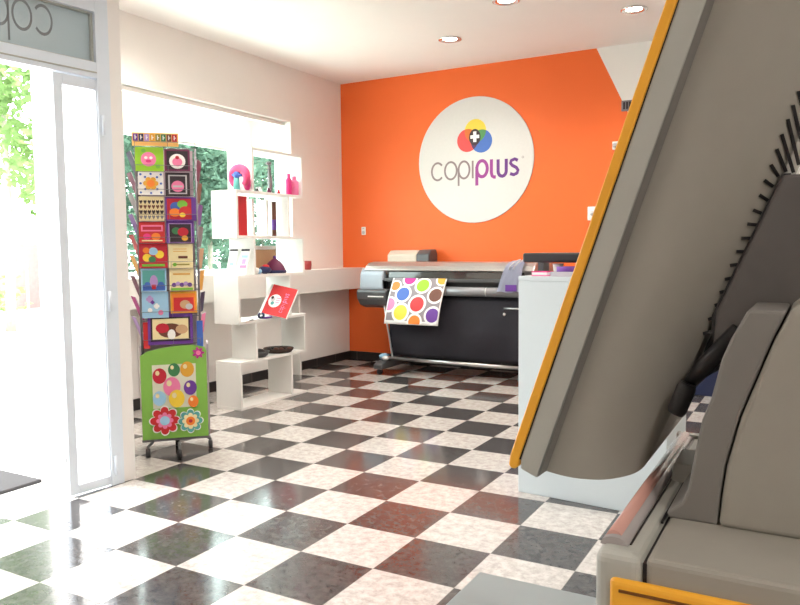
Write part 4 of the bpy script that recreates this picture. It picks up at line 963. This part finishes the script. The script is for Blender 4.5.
tree('leafy_tree', 'green tree outside the window, seen through the shelf boxes', -7.6, 10.4, 4.0, 1.3, M['leaf2'], 4, 7000, .8, .065)
tree('leafy_tree', 'green tree farther back along the street outside the window', -9.6, 12.6, 4.4, 1.5, M['leaf2'], 5, 4500, .8)
tree('leafy_tree', 'dark blue-green tree in the second row outside the window, towards the card rack', -12.5, 10.5, 4.6, 1.9, M['leaf2'], 6, 5000, .6, .12)
tree('leafy_tree', 'dark blue-green tree in the second row outside the window, behind the zigzag shelf', -13.5, 15.6, 4.8, 1.9, M['leaf2'], 7, 5000, .6, .12)
# low terracotta wall, railing and bush seen through the door
b = MB(); b.box((-13.2, 2.5, -.03), (-13.0, 9.5, 1.35), M['terracotta']); o = b.build('garden_wall', None, origin=(-13.1, 6, -.03)); tag(o, 'low dull red garden wall across the street beyond the tree', 'wall'); o['kind'] = 'thing'
t = thing('railing', 'grey street railing in front of the bush across the pavement', 'railing', (-9.2, 3.9, -.03)); W2 = Wd(t)
b = MB()
for z in (.25, .95): b.cyl((-9.2, 3.0, z), (-9.2, 4.75, z), .02, M['bluegrey'], 8)
W2('rail', b)
for k in range(8):
    b = MB(); b.cyl((-9.2, 3.02 + .245 * k, -.03), (-9.2, 3.02 + .245 * k, 1.0), .016, M['bluegrey'], 8); W2('baluster', b)
rnd = random.Random(9); t = thing('bush', 'pale green loose bush behind the street railing', 'bush', (-9.8, 4.1, -.03)); W2 = Wd(t)
b = MB()
for k in range(900):
    p = Vector((-10.2 + rnd.gauss(0, .25), 4.1 + rnd.gauss(0, .45), .2 + abs(rnd.gauss(0, .42)))); a = Vector((rnd.gauss(0, 1), rnd.gauss(0, 1), rnd.gauss(0, 1))).normalized(); c = a.orthogonal().normalized(); l = .07
    b.poly([p - a * l, p + c * l * .5, p + a * l, p - c * l * .5], M['leaf'])
W2('foliage', b)
b = MB()
for k in range(7): b.tube([(-9.8, 3.6 + .16 * k, -.03), (-9.75, 3.6 + .16 * k, .7)], .012, M['bark'], 6)
W2('stems', b)

# ------------------------------------------------------------------ light
wd = bpy.data.worlds.new('sky'); scene.world = wd; wd.use_nodes = True; nt = wd.node_tree
bg = nt.nodes['Background']; bg.inputs['Color'].default_value = (.93, .97, 1, 1); bg.inputs['Strength'].default_value = 8.0
s = bpy.data.lights.new('sun', 'SUN'); s.energy = 15; s.angle = math.radians(1.5); s.color = (1, .96, .88)
so = bpy.data.objects.new('sun', s); COL.objects.link(so); so.rotation_euler = Vector((-.08, -.5, -1)).to_track_quat('-Z', 'Y').to_euler()
def portal(name, c, w, h, direction):
    l = bpy.data.lights.new(name, 'AREA'); l.shape = 'RECTANGLE'; l.size = w; l.size_y = h; l.cycles.is_portal = True
    o = bpy.data.objects.new(name, l); COL.objects.link(o); o.location = c; o.rotation_euler = Vector(direction).to_track_quat('-Z', 'Z').to_euler()
portal('window_portal', (XL - .21, (wy0 + wy1) / 2, (wz0 + wz1) / 2), wy1 - wy0, wz1 - wz0, (1, 0, 0))
portal('door_portal', dw((S_END) / 2, .13, 1.2), abs(S_END), 2.4, NN)

vs = scene.view_settings; vs.view_transform = 'Standard'; vs.look = 'None'; vs.gamma = 1; vs.use_curve_mapping = False; vs.exposure = .5
scene.cycles.max_bounces = 10; scene.cycles.diffuse_bounces = 5; scene.cycles.transparent_max_bounces = 12
scene.cycles.use_denoising = True
scene.cycles.sample_clamp_indirect = 6
